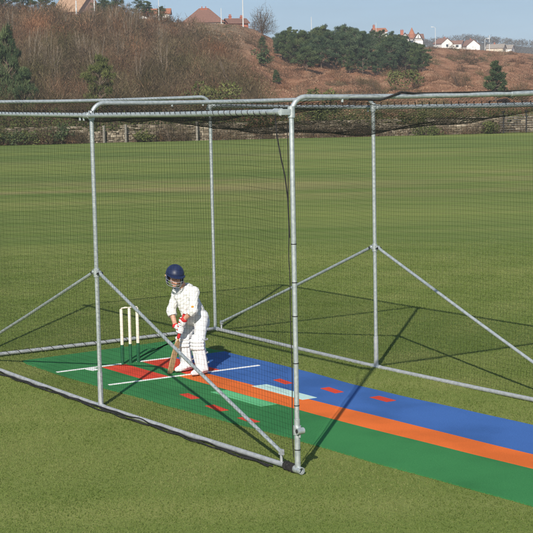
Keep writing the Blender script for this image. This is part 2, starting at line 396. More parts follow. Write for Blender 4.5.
# ------------------------------------------------------------------ netting
def net_grid(fn, nu, nv, su, sv, r, closed=False):
    """twines along both directions of surface fn(a,b); nu/nv counts of twines, su/sv segments along each twine"""
    Vs = []; Fs = []; base = 0
    def twine(A, B, n):
        pts = np.array([fn(a, b) for a, b in zip(A, B)]); return pts
    ang = np.array([0, 2.094, 4.189])
    lines = []
    for i in range(nu):
        a = np.full(su + 1, i / (nu - 1)); b = np.linspace(0, 1, su + 1); lines.append(fn(a, b))
    for j in range(nv):
        b = np.full(sv + 1, j / (nv - 1)); a = np.linspace(0, 1, sv + 1); lines.append(fn(a, b))
    for p in lines:
        n = len(p); d = np.gradient(p, axis=0); d /= np.linalg.norm(d, axis=1)[:, None] + 1e-9
        ref = np.array([.31, .57, .76]); x = np.cross(d, ref); x /= np.linalg.norm(x, axis=1)[:, None]; y = np.cross(d, x)
        ring = p[:, None, :] + r * (np.cos(ang)[None, :, None] * x[:, None, :] + np.sin(ang)[None, :, None] * y[:, None, :])
        Vs.append(ring.reshape(-1, 3))
        i0 = np.arange(n - 1)[:, None] * 3; k = np.arange(3)[None, :]; k2 = (k + 1) % 3
        Fs.append(np.stack([i0 + k, i0 + k2, i0 + 3 + k2, i0 + 3 + k], -1).reshape(-1, 4) + base); base += n * 3
    return np.concatenate(Vs), np.concatenate(Fs)
def net(name, fn, nu, nv, su, sv, label, r=NETR):
    V, F = net_grid(fn, nu, nv, su, sv, r); me = npmesh(name, V, F); o = link(name, me, M['net']); tag(o, label, 'netting'); return o
def dzx(x): return DM * np.exp(-((x - L1) / 1.6) ** 2)
def f_near(a, b):
    x = a * (XE - .05); z = .02 + b * (HR - .03); w = np.sin(np.pi * b)
    return np.stack([x, -.045 + .030 * w * np.sin(x * 2.1 + .6) + .02 * w * np.sin(x * 5.3 + b * 4) + .05 * (1 - b) ** 8, z + dzx(x) * b + .012 * np.sin(x * 3.1) * w], -1)
def f_far(a, b):
    x = a * XE; z = .02 + b * (HR - .03); w = np.sin(np.pi * b)
    return np.stack([x, WD + .045 - .035 * w * np.sin(x * 1.8) + .015 * w * np.sin(x * 6 + b * 3), z + dzx(x) * b + .012 * np.sin(x * 2.7) * w], -1)
def f_back(a, b):
    y = a * WD; z = .02 + b * (HR + .06); w = np.sin(np.pi * b)
    return np.stack([-.04 - .05 * w * np.sin(y * 1.5 + .3), y, z + .012 * np.sin(y * 2.7) * w], -1)
CS = NETC
net('side_netting', f_near, int(XE / CS), int(3.2 / CS), 24, 40, 'black square mesh netting hung along the near side behind the front post')
net('side_netting', f_far, int(XE / CS), int(3.2 / CS), 24, 40, 'black square mesh netting hung along the far side of the cage')
net('back_netting', f_back, int(WD / CS), int(3.2 / CS), 24, 24, 'black square mesh netting hung across the back end behind the stumps')
def f_roof(a, b):
    x = a * (XE + .02); y = b * WD
    bay1 = (x < L1)
    q = np.where(bay1, x / L1, np.clip((x - L1) / L2, 0, 1))
    sag = np.where(bay1, .15, .27 * (1 + .0 * x)) * np.abs(np.sin(np.pi * q)) ** np.where(bay1, .7, .6) * np.sin(np.pi * b) ** .75
    front = .10 * np.clip((x - XE + .8) / .8, 0, 1) * np.sin(np.pi * b) * 0
    z0 = HR + .012 + (HH - HR - .02) * np.clip(1 - np.minimum(np.minimum(np.abs(x), np.abs(x - L1)), np.abs(x - XE)) / .5, 0, 1) * np.clip(np.sin(np.pi * b) * 6, 0, 1)
    return np.stack([x, y, z0 - sag + dzx(x) + .02 * np.sin(x * 4 + y * 3) * np.sin(np.pi * b) + .012 * np.sin(y * 9 + x)], -1)
net('roof_netting', f_roof, int(XE / CS), int(WD / CS), 40, 80, 'black roof netting sagging between the top rails of the cage', ROOFR)
# lacing that spirals round the rails and holds the nets
def lacing(p0, p1, r, pitch, label, rr=.0035, jitter=.15):
    p0, p1 = Vector(p0), Vector(p1); d = (p1 - p0); Ln = d.length; d.normalize()
    x = d.cross(Vector((0, 0, 1))).normalized(); y = d.cross(x); n = int(Ln / pitch * 10)
    P = [p0 + d * (Ln * k / n) + (x * math.cos(2 * math.pi * k / 10) + y * math.sin(2 * math.pi * k / 10)) * r for k in range(n + 1)]
    mb = MB(); mb.tube(P, rr, 4); tag(mb.build('lacing_cord', M['cord'], None), label, 'cord')
lacing((0, -.052, HR), (XE - .12, -.052, HR + DM * .3), RP + .0035, .10, 'thin black lacing spiralling round the near top rail')
lacing((0, WD + .052, HR), (XE, WD + .052, HR), RP + .0035, .13, 'thin black lacing spiralling round the far top rail')
lacing((0, .1, ZB), (0, WD - .1, ZB), RP + .006, .16, 'thin black lacing round the base rail at the back end')
# gathered foot of the near net, lying in folds under the base rail
for k, (o, r0, ph) in enumerate(((-.045, .008, 0), (-.07, .006, 1.7), (-.03, .006, 3.1))):
    P = []
    for q in range(150):
        x = .2 + q * (XE - .55) / 149; g = .5 + .5 * math.sin(x * 2.3 + ph) * math.sin(x * .9 + 1)
        P.append((x, o - .05 * g + .012 * math.sin(x * 9 + ph), .012 + .010 * math.sin(x * 7 + ph * 2) ** 2 + .004 * k))
    cord('net_hem_cord', P, r0, ['thick black hem of the near netting lying along the base rail', 'outer loose black fold of the near netting on the grass', 'black fold of the near netting tucked under the base rail'][k], 'net hem')
# edge rope of the near net tied to the front post
P = [(XE - .035 - .012 * math.sin(z * 3.3) ** 2 - .02 * math.exp(-((z - 1.95) / .15) ** 2), -.018, z) for z in np.linspace(.15, HR - .1, 60)]
cord('edge_rope', P, .0045, 'black edge rope of the near netting running down beside the front post', 'rope')
for k, z in enumerate((.22, .62, 1.0, 1.42, 1.72, 2.06)):
    mb = MB(); mb.tube([(XE, 0, z), (XE, 0, z + .007)], RP + (.0055 if z < .5 else .0015), 14)
    o = mb.build('cable_tie', M['black'], None, True)
    tag(o, 'black cable tie round the front post, ' + ['lowest of the row, below the swivel clamp', 'first one above the swivel clamp', 'second one above the swivel clamp', 'third one above the swivel clamp', 'fourth one above the swivel clamp', 'topmost of the row'][k], 'cable tie', 'cable ties on the front post')

# ------------------------------------------------------------------ the batting mat
pitch = thing('batting_mat', 'green and blue carpet batting mat with orange stripe and white creases', 'mat', (0, 0, 0))
def strip(name, mt, pts, z0, z1, parent=pitch):
    mb = MB(); mb.poly(pts, z0, z1); return mb.build(name, M[mt], parent)
def edge(y, x0, x1, n, amp, ph):
    return [(x0 + (x1 - x0) * k / n, y + amp * math.sin(2.1 * (x0 + (x1 - x0) * k / n) + ph) + amp * .6 * math.sin(5.3 * k + ph)) for k in range(n + 1)]
XM = 14.2; BX = 1.6
def run(xs_, ys_, x0, x1, n, amp, ph):            # a slightly wavering carpet edge through measured offsets
    X = np.linspace(x0, x1, n + 1); Y = np.interp(X, xs_, ys_) + amp * np.sin(2.1 * X + ph) + amp * .5 * np.sin(5.3 * X + ph); return [(float(a_), float(b_)) for a_, b_ in zip(X, Y)]
far_b = run([1.6, 3, 4.5, 6.2, 7.4, 14], [2.96, 2.95, 2.89, 2.92, 2.98, 3.2], BX, XM, 60, .012, .4)
near_b = run([.7, 2.8, 4.4, 6.5, 7.4, 9.7, 14], [.50, .51, .61, .75, .78, .88, 1.05], .78, XM, 70, .009, 1.2)
s0_ = run([2.7, 4, 6.3, 8.7, 14], [1.575, 1.565, 1.585, 1.73, 2.0], 2.78, XM, 40, .004, 0); s1_ = run([2.7, 4, 5.7, 8.3, 14], [1.93, 1.96, 2.01, 2.11, 2.40], 2.78, XM, 40, .004, 1)
sh_ = lambda L_, d_: [(a_, b_ + d_) for a_, b_ in L_]
STR0, STR1 = 1.575, 1.985          # orange stripe
green_far = edge(2.9, .34, BX, 6, .02, 0)
strip('green_carpet', 'mat_green', near_b + sh_(s0_, -.002)[::-1] + [(2.78, 1.47), (BX, 1.47), (BX, 2.96)] + green_far[::-1][1:] + [(.34, 3.0), (.50, .56)], .001, .012)
strip('blue_carpet', 'mat_blue', [(BX + .002, 2.19), (2.78, 2.19)] + sh_(s1_, .002) + far_b[::-1], .001, .012)
strip('orange_stripe', 'mat_orange', sh_(s0_, 0) + sh_(s1_, 0)[::-1], .001, .012)
strip('red_panel', 'mat_red', [(BX + .002, 1.72), (2.777, 1.72), (2.777, 2.188), (BX + .002, 2.188)], .001, .012)
strip('green_carpet', 'mat_green', [(BX + .002, 1.472), (2.777, 1.472), (2.777, 1.718), (BX + .002, 1.718)], .001, .012)
strip('red_panel', 'mat_red', [(BX + .03, 1.13), (2.75, 1.13), (2.75, 1.465), (BX + .03, 1.465)], .0125, .0155)
for (x0, y0, x1, y1, sl, mt, nm) in ((3.88, 1.905, 4.91, 2.10, .03, 'mat_pale', 'target_panel'), (3.88, 1.345, 4.93, 1.555, .03, 'mat_mint', 'target_panel')):
    strip(nm, mt, [(x0, y0), (x1, y0), (x1 - .0, y1), (x0 + .02, y1)], .0125, .0155)
for q in ([[3.77, 1.0], [3.78, 1.11], [4.11, 1.07], [4.1, .96]], [[4.51, .89], [4.52, 1.0], [4.87, .97], [4.86, .86]], [[5.26, .83], [5.28, .93], [5.58, .91], [5.56, .81]],
          [[3.72, 2.31], [3.7, 2.42], [4.04, 2.38], [4.03, 2.27]], [[4.5, 2.44], [4.5, 2.56], [4.84, 2.52], [4.84, 2.4]], [[5.27, 2.56], [5.27, 2.69], [5.59, 2.68], [5.59, 2.55]]):
    strip('aiming_mark', 'mat_red', q[::-1], .0125, .0155)
def line(a, b, w, nm='crease_line'):
    a, b = Vector((*a, 0)), Vector((*b, 0)); d = (b - a).normalized(); nn = Vector((-d.y, d.x, 0)) * w / 2
    strip(nm, 'white_line', [tuple((p)[:2]) for p in (a - nn, b - nn, b + nn, a + nn)], .0125, .0185)
line((1.58, .53), (1.57, 1.44), .045); line((1.57, 1.66), (1.585, 2.22), .045); line((2.745, .64), (2.79, 2.72), .045)
line((1.62, .95), (1.77, .98), .11, 'return_crease_mark')

# ------------------------------------------------------------------ stumps and bails
SX = 1.585
st_lab = ['cream and green stump nearest the near side netting', 'cream and green middle stump between the two outer stumps', 'cream and green stump nearest the batsman']
for k, y in enumerate((1.445, 1.56, 1.672)):
    st = thing('stump', st_lab[k], 'stump', (SX, y, .012), 'stumps of the wicket')
    mb = MB(); mb.tube([(SX, y, .012), (SX, y, .26)], .021, 14); mb.build('lower_sleeve', M['stump_green'], st, True)
    mb = MB(); mb.tube([(SX, y, .2595), (SX, y, .70), (SX, y, .712), (SX, y, .716)], .0195, 14, radii=[.0195, .0195, .017, .010]); mb.build('upper_sleeve', M['stump_white'], st, True)
for k, y in enumerate((1.5025, 1.616)):
    mb = MB(); mb.tube([(SX, y - .060, .724), (SX, y - .03, .725), (SX, y, .727), (SX, y + .03, .725), (SX, y + .060, .724)], .009, 10, radii=[.006, .009, .012, .009, .006])
    tag(mb.build('bail', M['stump_white'], None, True), ['cream bail lying across the two stumps nearest the near netting', 'cream bail lying across the two stumps nearest the batsman'][k], 'bail')
# ------------------------------------------------------------------ SDF modelling for the batsman
def surface_nets(D, org, h):
    S = D < 0; nx, ny, nz = D.shape
    c = [S[i:nx - 1 + i, j:ny - 1 + j, k:nz - 1 + k] for i in (0, 1) for j in (0, 1) for k in (0, 1)]
    sm = sum(x.astype(np.int8) for x in c); act = (sm > 0) & (sm < 8)
    I = np.argwhere(act); idx = -np.ones(act.shape, np.int64); idx[act] = np.arange(len(I))
    acc = np.zeros((len(I), 3)); cnt = np.zeros(len(I))
    cor = [(i, j, k) for i in (0, 1) for j in (0, 1) for k in (0, 1)]
    for a in range(8):
        for b in range(a + 1, 8):
            if sum(abs(cor[a][q] - cor[b][q]) for q in range(3)) != 1: continue
            A, B = np.array(cor[a]), np.array(cor[b])
            da = D[I[:, 0] + A[0], I[:, 1] + A[1], I[:, 2] + A[2]]; db = D[I[:, 0] + B[0], I[:, 1] + B[1], I[:, 2] + B[2]]
            m = (da < 0) != (db < 0); t = np.where(m, da / (da - db + 1e-12), 0)
            acc[m] += A + t[m, None] * (B - A); cnt[m] += 1
    V = org + (I + acc / cnt[:, None]) * h
    Fs = []
    for ax in range(3):
        sl0 = [slice(None)] * 3; sl1 = [slice(None)] * 3; sl0[ax] = slice(0, -1); sl1[ax] = slice(1, None)
        e = S[tuple(sl0)] != S[tuple(sl1)]; E_ = np.argwhere(e)
        o1, o2 = [q for q in range(3) if q != ax]
        ok = (E_[:, o1] > 0) & (E_[:, o2] > 0) & (E_[:, o1] < D.shape[o1] - 1) & (E_[:, o2] < D.shape[o2] - 1); E_ = E_[ok]
        inside = S[E_[:, 0], E_[:, 1], E_[:, 2]]
        def cell(d1, d2):
            q = E_.copy(); q[:, o1] -= d1; q[:, o2] -= d2; return idx[q[:, 0], q[:, 1], q[:, 2]]
        Q = np.stack([cell(1, 1), cell(0, 1), cell(0, 0), cell(1, 0)], 1)
        flip = inside if ax != 1 else ~inside
        Q[~flip] = Q[~flip][:, ::-1]; Fs.append(Q)
    return V, np.concatenate(Fs)
class SDF:
    def __init__(s, lo, hi, h):
        s.h = h; s.org = np.array(lo, float); n = np.ceil((np.array(hi) - s.org) / h).astype(int) + 1
        g = np.indices(n).astype(np.float32); s.P = np.stack([g[i] * h + s.org[i] for i in range(3)], -1); s.D = np.full(n, 9., np.float32)
    def smin(s, d, k):
        if k <= 0: s.D = np.minimum(s.D, d)
        else:
            q = np.clip(.5 + .5 * (s.D - d) / k, 0, 1); s.D = s.D * (1 - q) + d * q - k * q * (1 - q)
        return s
    def cap(s, a, b, ra, rb, k=.02, flat=None):
        a = np.array(a, np.float32); b = np.array(b, np.float32); ab = b - a
        P = s.P - a
        if flat is not None:                     # (axis, factor): squash distances along an axis
            ax = np.array(flat[0], np.float32); ax /= np.linalg.norm(ax); f = flat[1]
            P = P + (P @ ax)[..., None] * ax * (f - 1); ab = ab + (ab @ ax) * ax * (f - 1)
        t = np.clip((P @ ab) / max(ab @ ab, 1e-9), 0, 1)
        d = np.linalg.norm(P - t[..., None] * ab, axis=-1) - (ra + (rb - ra) * t)
        return s.smin(d.astype(np.float32), k)
    def ell(s, c, r, axes=None, k=.02, sub=False):
        P = s.P - np.array(c, np.float32)
        if axes is not None: P = P @ np.array(axes, np.float32).T
        r = np.array(r, np.float32); q = np.linalg.norm(P / r, axis=-1); d = (q - 1) * r.min()
        d = (q * (q - 1) / (np.linalg.norm(P / (r * r), axis=-1) + 1e-6)).astype(np.float32)
        if sub:
            s.cut(-d, k); return s
        return s.smin(d, k)
    def cut(s, d, k=0):                          # intersection
        if k <= 0: s.D = np.maximum(s.D, d)
        else:
            q = np.clip(.5 - .5 * (s.D - d) / k, 0, 1); s.D = s.D * (1 - q) + d * q + k * q * (1 - q)
        return s
    def plane(s, p, n, k=0):                     # keep the side where (x-p).n < 0
        n = np.array(n, np.float32); n /= np.linalg.norm(n); return s.cut(((s.P - np.array(p, np.float32)) @ n).astype(np.float32), k)
    def wrinkle(s, amp, fr, dirs):
        w = 0
        for i, (d, ph) in enumerate(dirs):
            d = np.array(d, np.float32); w = w + np.sin((s.P @ d) * fr * (1 + .37 * i) + ph + 1.5 * np.sin(s.P[..., 2] * 17 + i) + 1.2 * np.sin(s.P[..., 0] * 23 + 2 * i))
        s.D = s.D + (amp * w / len(dirs)).astype(np.float32); return s
    def build(s, name, mt, parent):
        V, F = surface_nets(s.D, s.org, s.h); me = npmesh(name, V, F); return link(name, me, mt, parent, True)

B0 = Vector((2.71, 1.80, .016))
boy = thing('person', 'young batsman in white kit and navy grilled helmet, bent over his bat at the crease', 'person', B0)
G = .018                                           # mat surface
hipR, hipL = (2.600, 1.905, .70), (2.775, 1.915, .70)
kneeR, kneeL = (2.545, 1.800, .385), (2.845, 1.825, .385)
ankR, ankL = (2.530, 1.850, .085), (2.860, 1.875, .085)
toeR, toeL = (2.575, 1.640, .045), (2.915, 1.670, .045)
shR, shL = (2.560, 1.705, 1.005), (2.815, 1.795, 1.020)
elR, elL = (2.515, 1.640, .775), (2.905, 1.720, .815)
wrR, wrL = (2.620, 1.635, .600), (2.795, 1.655, .695)
bt_toe = Vector((2.578, 1.555, G + .004)); bt_top = Vector((2.775, 1.675, .770)); bax = (bt_top - bt_toe).normalized()
hdR = bt_toe + bax * .575; hdL = bt_toe + bax * .675
neck0, neck1 = (2.690, 1.735, 1.045), (2.705, 1.660, 1.150)
HC = np.array((2.705, 1.590, 1.205)); HS = 1.10               # head centre
fz = np.array((.93, -.34, -.14)); fz /= np.linalg.norm(fz)            # gaze
fx = np.cross(fz, (0.05, 0.12, 1)); fx /= np.linalg.norm(fx)              # to his right
fy = np.cross(fx, fz)
AX = np.stack([fx, fz, fy])                        # rows: right, front, up
def hp(r, f, u): return HC + (fx * r + fz * f + fy * u) * HS
# ---- body, one continuous skin
b = SDF((2.36, 1.40, .0), (3.06, 2.16, 1.42), .0065)
b.cap((2.69, 1.91, .70), (2.69, 1.775, .98), .085, .088, .03, ((0.35, .95, .35), 1.25))
b.cap(shR, shL, .040, .040, .03)
b.cap(neck0, neck1, .046, .043, .03)
b.ell(HC + fy * .024, (.076, .096, .096), AX, .02)
b.cap(hp(0, .035, -.045), hp(0, .052, -.072), .045, .030, .03)
b.cap(hp(0, .082, .012), hp(0, .098, -.014), .008, .012, .012)
for sg in (-1, 1):
    b.ell(hp(sg * .030, .088, .018), (.016, .010, .010), AX, .008, True)
    b.cap(hp(sg * .014, .080, .030), hp(sg * .045, .070, .028), .007, .006, .01)
    b.cap(hp(sg * .072, -.005, .015), hp(sg * .070, -.003, -.018), .013, .009, .008, (fx, 1.5))
    b.ell(hp(sg * .035, .062, -.020), (.022, .018, .020), AX, .015)
b.cap(hp(-.018, .083, -.043), hp(.018, .083, -.043), .0065, .0065, .006)
b.cap(hp(-.014, .080, -.053), hp(.014, .080, -.053), .007, .007, .006)
for s_, e_, w_, h_ in ((shR, elR, wrR, hdR), (shL, elL, wrL, hdL)):
    b.cap(s_, e_, .039, .035, .02); b.cap(e_, w_, .036, .026, .015); b.cap(w_, tuple(Vector(w_).lerp(h_, .55)), .026, .028, .015)
for h_, k_, a_, t_ in ((hipR, kneeR, ankR, toeR), (hipL, kneeL, ankL, toeL)):
    b.cap(h_, k_, .072, .050, .03); b.cap(k_, a_, .052, .036, .02); b.cap(a_, tuple(Vector(a_).lerp(Vector(t_), .5)), .032, .026, .01)
b.build('body', M['skin'], boy)
for sg in (-1, 1):
    mb = MB(); c = hp(sg * .030, .080, .018)
    mb.tube([c - fz * .006, c - fz * .002, c + fz * .003, c + fz * .006], .01, 10, radii=[.009, .011, .009, .003]); mb.build('eye', M['black'], boy, True)
s = SDF((2.55, 1.44, 1.05), (2.86, 1.78, 1.38), .005)
s.ell(HC + fy * .024, (.083, .103, .102), AX, 0); s.plane(hp(0, .045, .02), fz + fy * -.15); s.plane(hp(0, -.02, -.05), -fy)
s.build('hair', mat('brown_hair', (.05, .03, .018), .7), boy)
# ---- shirt
s = SDF((2.36, 1.42, .56), (3.06, 2.20, 1.14), .0065)
s.cap((2.69, 1.945, .63), (2.69, 1.765, 1.00), .128, .116, .03, ((0.35, .95, .35), 1.15))
s.cap(shR, shL, .058, .058, .05)
s.cap((2.69, 1.79, .98), (2.69, 1.78, 1.03), .09, .07, .05); s.cap((2.67, 1.69, .95), (2.69, 1.80, .69), .072, .086, .05)
for s_, e_, w_ in ((shR, elR, wrR), (shL, elL, wrL)):
    q = Vector(e_).lerp(Vector(w_), .28); s.cap(s_, e_, .056, .055, .035); s.cap(e_, tuple(q), .055, .058, .02)
s.wrinkle(.0065, 85, [((.5, .3, .9), 0), ((-.6, .5, .7), 1.), ((.9, .2, -.5), 2.4), ((.1, -.8, .6), .7)])
for e_, w_ in ((elR, wrR), (elL, wrL)):
    q = np.array(Vector(e_).lerp(Vector(w_), .34)); n = np.array(w_) - np.array(e_); n /= np.linalg.norm(n)
    d = ((s.P - q) @ n); near = np.linalg.norm(s.P - q, axis=-1) < .12
    s.D = np.where(near, np.maximum(s.D, d), s.D).astype(np.float32)
s.cut((.575 + .012 * np.sin(s.P[..., 0] * 40) - s.P[..., 2] + 0 * s.P[..., 1]).astype(np.float32))
shirt = s.build('shirt', M['shirt'], boy)
# collar
mb = MB(); C0 = Vector(neck0) + Vector((.004, -.01, .012)); nd = (Vector(neck1) - Vector(neck0)).normalized(); cx = nd.cross(Vector((1, 0, 0))).normalized(); cy = nd.cross(cx)
mb.tube([C0 + (cx * math.cos(a) + cy * math.sin(a)) * .056 + nd * .006 * math.cos(a) for a in np.linspace(0, 2 * math.pi, 25)], .012, 8, False); mb.build('collar', M['shirt'], shirt, True)
q = Vector(shL).lerp(Vector(elL), .80); mb = MB(); d3 = Vector((.72, -.60, .1)).normalized(); ax_ = (Vector(elL) - Vector(shL)).normalized(); sx = d3.cross(ax_).normalized()
mb.box(q + d3 * .066, (.032, .022, .006), axes=(sx, ax_, sx.cross(ax_))); mb.build('sleeve_badge', M['badge'], shirt)
# ---- trousers
s = SDF((2.36, 1.52, .04), (3.06, 2.20, .78), .0065)
s.cap((2.635, 1.90, .695), (2.74, 1.905, .695), .090, .090, .05)
for h_, k_, a_ in ((hipR, kneeR, ankR), (hipL, kneeL, ankL)):
    s.cap(h_, k_, .083, .068, .05); s.cap(k_, a_, .072, .056, .02)
s.wrinkle(.005, 80, [((.3, .3, .95), 0), ((-.5, .4, .8), 1.), ((.7, .2, -.6), 2.)]); s.plane((0, 0, .07), (0, 0, -1))
s.build('trousers', M['trouser'], boy)
# ---- leg pads: upright rolls over shin, knee and thigh, with wings and straps
for k_, a_, t_, h_ in ((kneeR, ankR, toeR, hipR), (kneeL, ankL, toeL, hipL)):
    k_, a_, t_, h_ = map(Vector, (k_, a_, t_, h_)); f = Vector((t_.x - a_.x, t_.y - a_.y, 0)).normalized(); sd_ = Vector((-f.y, f.x, 0))
    top = k_.lerp(h_, .34)
    s = SDF(k_ - Vector((.18, .2, .37)), k_ + Vector((.18, .2, .20)), .005)
    for i in range(-3, 4):
        an = i * .42; off = f * (math.cos(an) * .078) + sd_ * (math.sin(an) * .088)
        rr = .021 if abs(i) < 3 else .016
        lo = a_ + off * .86 + Vector((0, 0, -.005)); mid = k_ + off; hi = top + off * (1.02) + Vector((0, 0, -.018 * i * i * .5))
        s.cap(lo, mid, rr, rr, .006); s.cap(mid, hi, rr, rr, .006)
    for j in (-1, 0, 1):
        pts = [k_ + Vector((0, 0, j * .042)) + f * (math.cos(an) * .094) + sd_ * (math.sin(an) * .096) for an in np.linspace(-1.25, 1.25, 7)]
        for q0, q1 in zip(pts[:-1], pts[1:]): s.cap(q0, q1, .0195, .0195, .005)
    s.cap(a_ + f * .085 + Vector((0, 0, -.01)) + sd_ * .04, a_ + f * .085 + Vector((0, 0, -.01)) - sd_ * .04, .03, .03, .02)
    pad = s.build('leg_pad', M['pad'], boy)
    for zz, rr in ((.16, .074), (.28, .080), (.44, .094)):
        t = (zz - a_.z) / (k_.z - a_.z); c = a_.lerp(k_, min(t, 1)) if t < 1 else k_.lerp(h_, (zz - k_.z) / (h_.z - k_.z))
        mb = MB(); mb.tube([c + f * (math.cos(an) * rr * 1.05) + sd_ * (math.sin(an) * rr * 1.05) for an in np.linspace(1.2, 5.1, 18)], .008, 6); mb.build('strap', M['strap'], pad, True)
# ---- shoes
for a_, t_ in ((ankR, toeR), (ankL, toeL)):
    a_, t_ = Vector(a_), Vector(t_); f = Vector((t_.x - a_.x, t_.y - a_.y, 0)).normalized(); sd_ = Vector((-f.y, f.x, 0))
    heel = Vector((a_.x, a_.y, G + .035)) - f * .03; ball = heel + f * .17; tip = heel + f * .225
    s = SDF(Vector((min(heel.x, tip.x) - .09, min(heel.y, tip.y) - .08, G)), Vector((max(heel.x, tip.x) + .09, max(heel.y, tip.y) + .08, .17)), .0045)
    s.cap(heel + Vector((0, 0, .004)), ball + Vector((0, 0, -.002)), .036, .041, .02); s.cap(ball, tip - f * .01, .038, .030, .02); s.cap(a_ + Vector((0, 0, .0)), a_ + f * .05 + Vector((0, 0, -.03)), .043, .038, .03)
    s.plane((0, 0, G + .012), (0, 0, -1)); sh = s.build('shoe', M['pad'], boy)
    s = SDF(Vector((min(heel.x, tip.x) - .09, min(heel.y, tip.y) - .08, G - .012)), Vector((max(heel.x, tip.x) + .09, max(heel.y, tip.y) + .08, .06)), .0045)
    s.cap(heel - f * .002, ball, .037, .043, .004); s.cap(ball, tip - f * .008, .040, .032, .01); s.plane((0, 0, G + .0135), (0, 0, 1)); s.plane((0, 0, G - .002), (0, 0, -1)); s.build('sole', M['sole'], sh)
# ---- gloves closed on the handle
face = Vector((1, .35, 0)); face = (face - bax * face.dot(bax)).normalized(); side = bax.cross(face)
for hd, wr, nm in ((hdR, wrR, 1), (hdL, wrL, -1)):
    w = Vector(wr); o = (w - hd); o = (o - bax * o.dot(bax)).normalized(); pz = bax.cross(o) * nm
    s = SDF(hd - Vector((.12, .12, .12)), hd + Vector((.12, .12, .13)), .0038)
    s.cap(hd + o * .034 - bax * .030, hd + o * .034 + bax * .030, .024, .024, .01); s.cap(hd + o * .04, tuple(w), .030, .033, .02)
    for i in range(4):
        c = hd + bax * ((i - 1.5) * .023); R_ = .031 - .002 * (i in (0, 3)); pts = [c + (o * math.cos(an) + pz * math.sin(an)) * R_ for an in np.linspace(.2, (3.9, 4.2, 4.1, 3.7)[i], 7)]
        for q0, q1 in zip(pts[:-1], pts[1:]): s.cap(q0, q1, .0128, .0122, .003)
    th = [hd + o * .035 + bax * .02 - pz * .012, hd + o * .012 - pz * .034 + bax * .030, hd - o * .022 - pz * .034 + bax * .040]
    s.cap(th[0], th[1], .015, .014, .008); s.cap(th[1], th[2], .014, .012, .004)
    g = s.build('glove', M['pad'], boy)
    mb = MB(); d = (Vector(elR if nm == 1 else elL) - w).normalized(); mb.tube([w - d * .018, w - d * .012, w + d * .012, w + d * .020], .04, 14, radii=[.036, .040, .040, .034]); mb.build('glove_cuff', M['glove_red'], g, True)
    for i in range(4):
        c = hd + bax * ((i - 1.5) * .023); mb = MB(); pts = [c + (o * math.cos(an) + pz * math.sin(an)) * .0405 for an in np.linspace(.9, 1.7, 5)]
        mb.tube(pts, .0075, 8); mb.build('finger_guard', M['glove_red' if i % 2 else 'pad'], g, True)
# ---- helmet with peak, ear guards and grille
s = SDF((2.50, 1.40, 1.03), (2.92, 1.80, 1.42), .0042)
cH = HC + fy * .039 - fz * .004
s.ell(cH, (.112, .132, .120), AX, 0)
s.cap(hp(-.086, .0, .0), hp(-.082, .012, -.045), .034, .026, .02, (fx, 2.2)); s.cap(hp(.086, .0, .0), hp(.082, .012, -.045), .034, .026, .02, (fx, 2.2))
s.ell(cH, (.096, .116, .107), AX, .006, True)
q = s.P - HC.astype(np.float32); qf = q @ fz; qu = q @ fy; qr = q @ fx
s.cut(-np.maximum(np.maximum(.028 - qf, qu - .048), -10 * np.ones_like(qu)).astype(np.float32))       # open face
s.cut(np.where(np.abs(qr) < .070, -.030 - qu + np.clip(qf, -1, 0) * -.15, -.075 - qu).astype(np.float32) * 1.)
hel = s.build('helmet', M['navy'], boy)
V = []; F = []; n = 15
for i in range(n):
    a = math.radians(-72 + 144 * i / (n - 1)); c_ = math.cos(a)
    r0 = hp(.099 * math.sin(a), .116 * math.cos(a) - .006, .045); r1 = hp(.112 * math.sin(a), .116 * c_ + .045 * c_ ** .8, .045 - .018 * c_)
    for p in (r0, r1, r1 - fy * .007, r0 - fy * .009): V.append(p)
for i in range(n - 1):
    for k in range(4): F.append((i * 4 + k, i * 4 + (k + 1) % 4, i * 4 + 4 + (k + 1) % 4, i * 4 + 4 + k))
F += [(0, 1, 2, 3), ((n - 1) * 4 + 3, (n - 1) * 4 + 2, (n - 1) * 4 + 1, (n - 1) * 4)]
mb = MB(); mb.add(V, F); mb.build('peak', M['navy'], hel, True)
mb = MB()
for u, fr, w_ in ((-.022, .137, .098), (-.052, .140, .094), (-.082, .128, .082)):
    mb.tube([hp(w_ * math.sin(a), .01 + (fr - .01) * math.cos(a), u + .012 * (1 - math.cos(a))) for a in np.linspace(-1.5, 1.5, 17)], .0034, 6)
for a in (-1.45, -.62, .62, 1.45):
    mb.tube([hp(w_ * math.sin(a), .01 + (fr - .01) * math.cos(a), u + .012 * (1 - math.cos(a))) for u, fr, w_ in ((.03, .128, .098), (-.012, .137, .098), (-.036, .141, .097), (-.060, .139, .092), (-.082, .129, .082))], .0034, 6)
mb.build('grille', M['steel'], hel, True)
mb = MB(); c = hp(.104, .0, .012); mb.tube([c - fx * .006, c + fx * .006], .013, 12); mb.build('ear_fitting', M['willow'], hel, True)
mb = MB(); mb.tube([hp(-.08, .0, -.05), hp(-.06, .04, -.085), hp(0, .07, -.108), hp(.06, .04, -.085), hp(.08, .0, -.05)], .006, 6); mb.build('chin_strap', M['black'], hel, True)
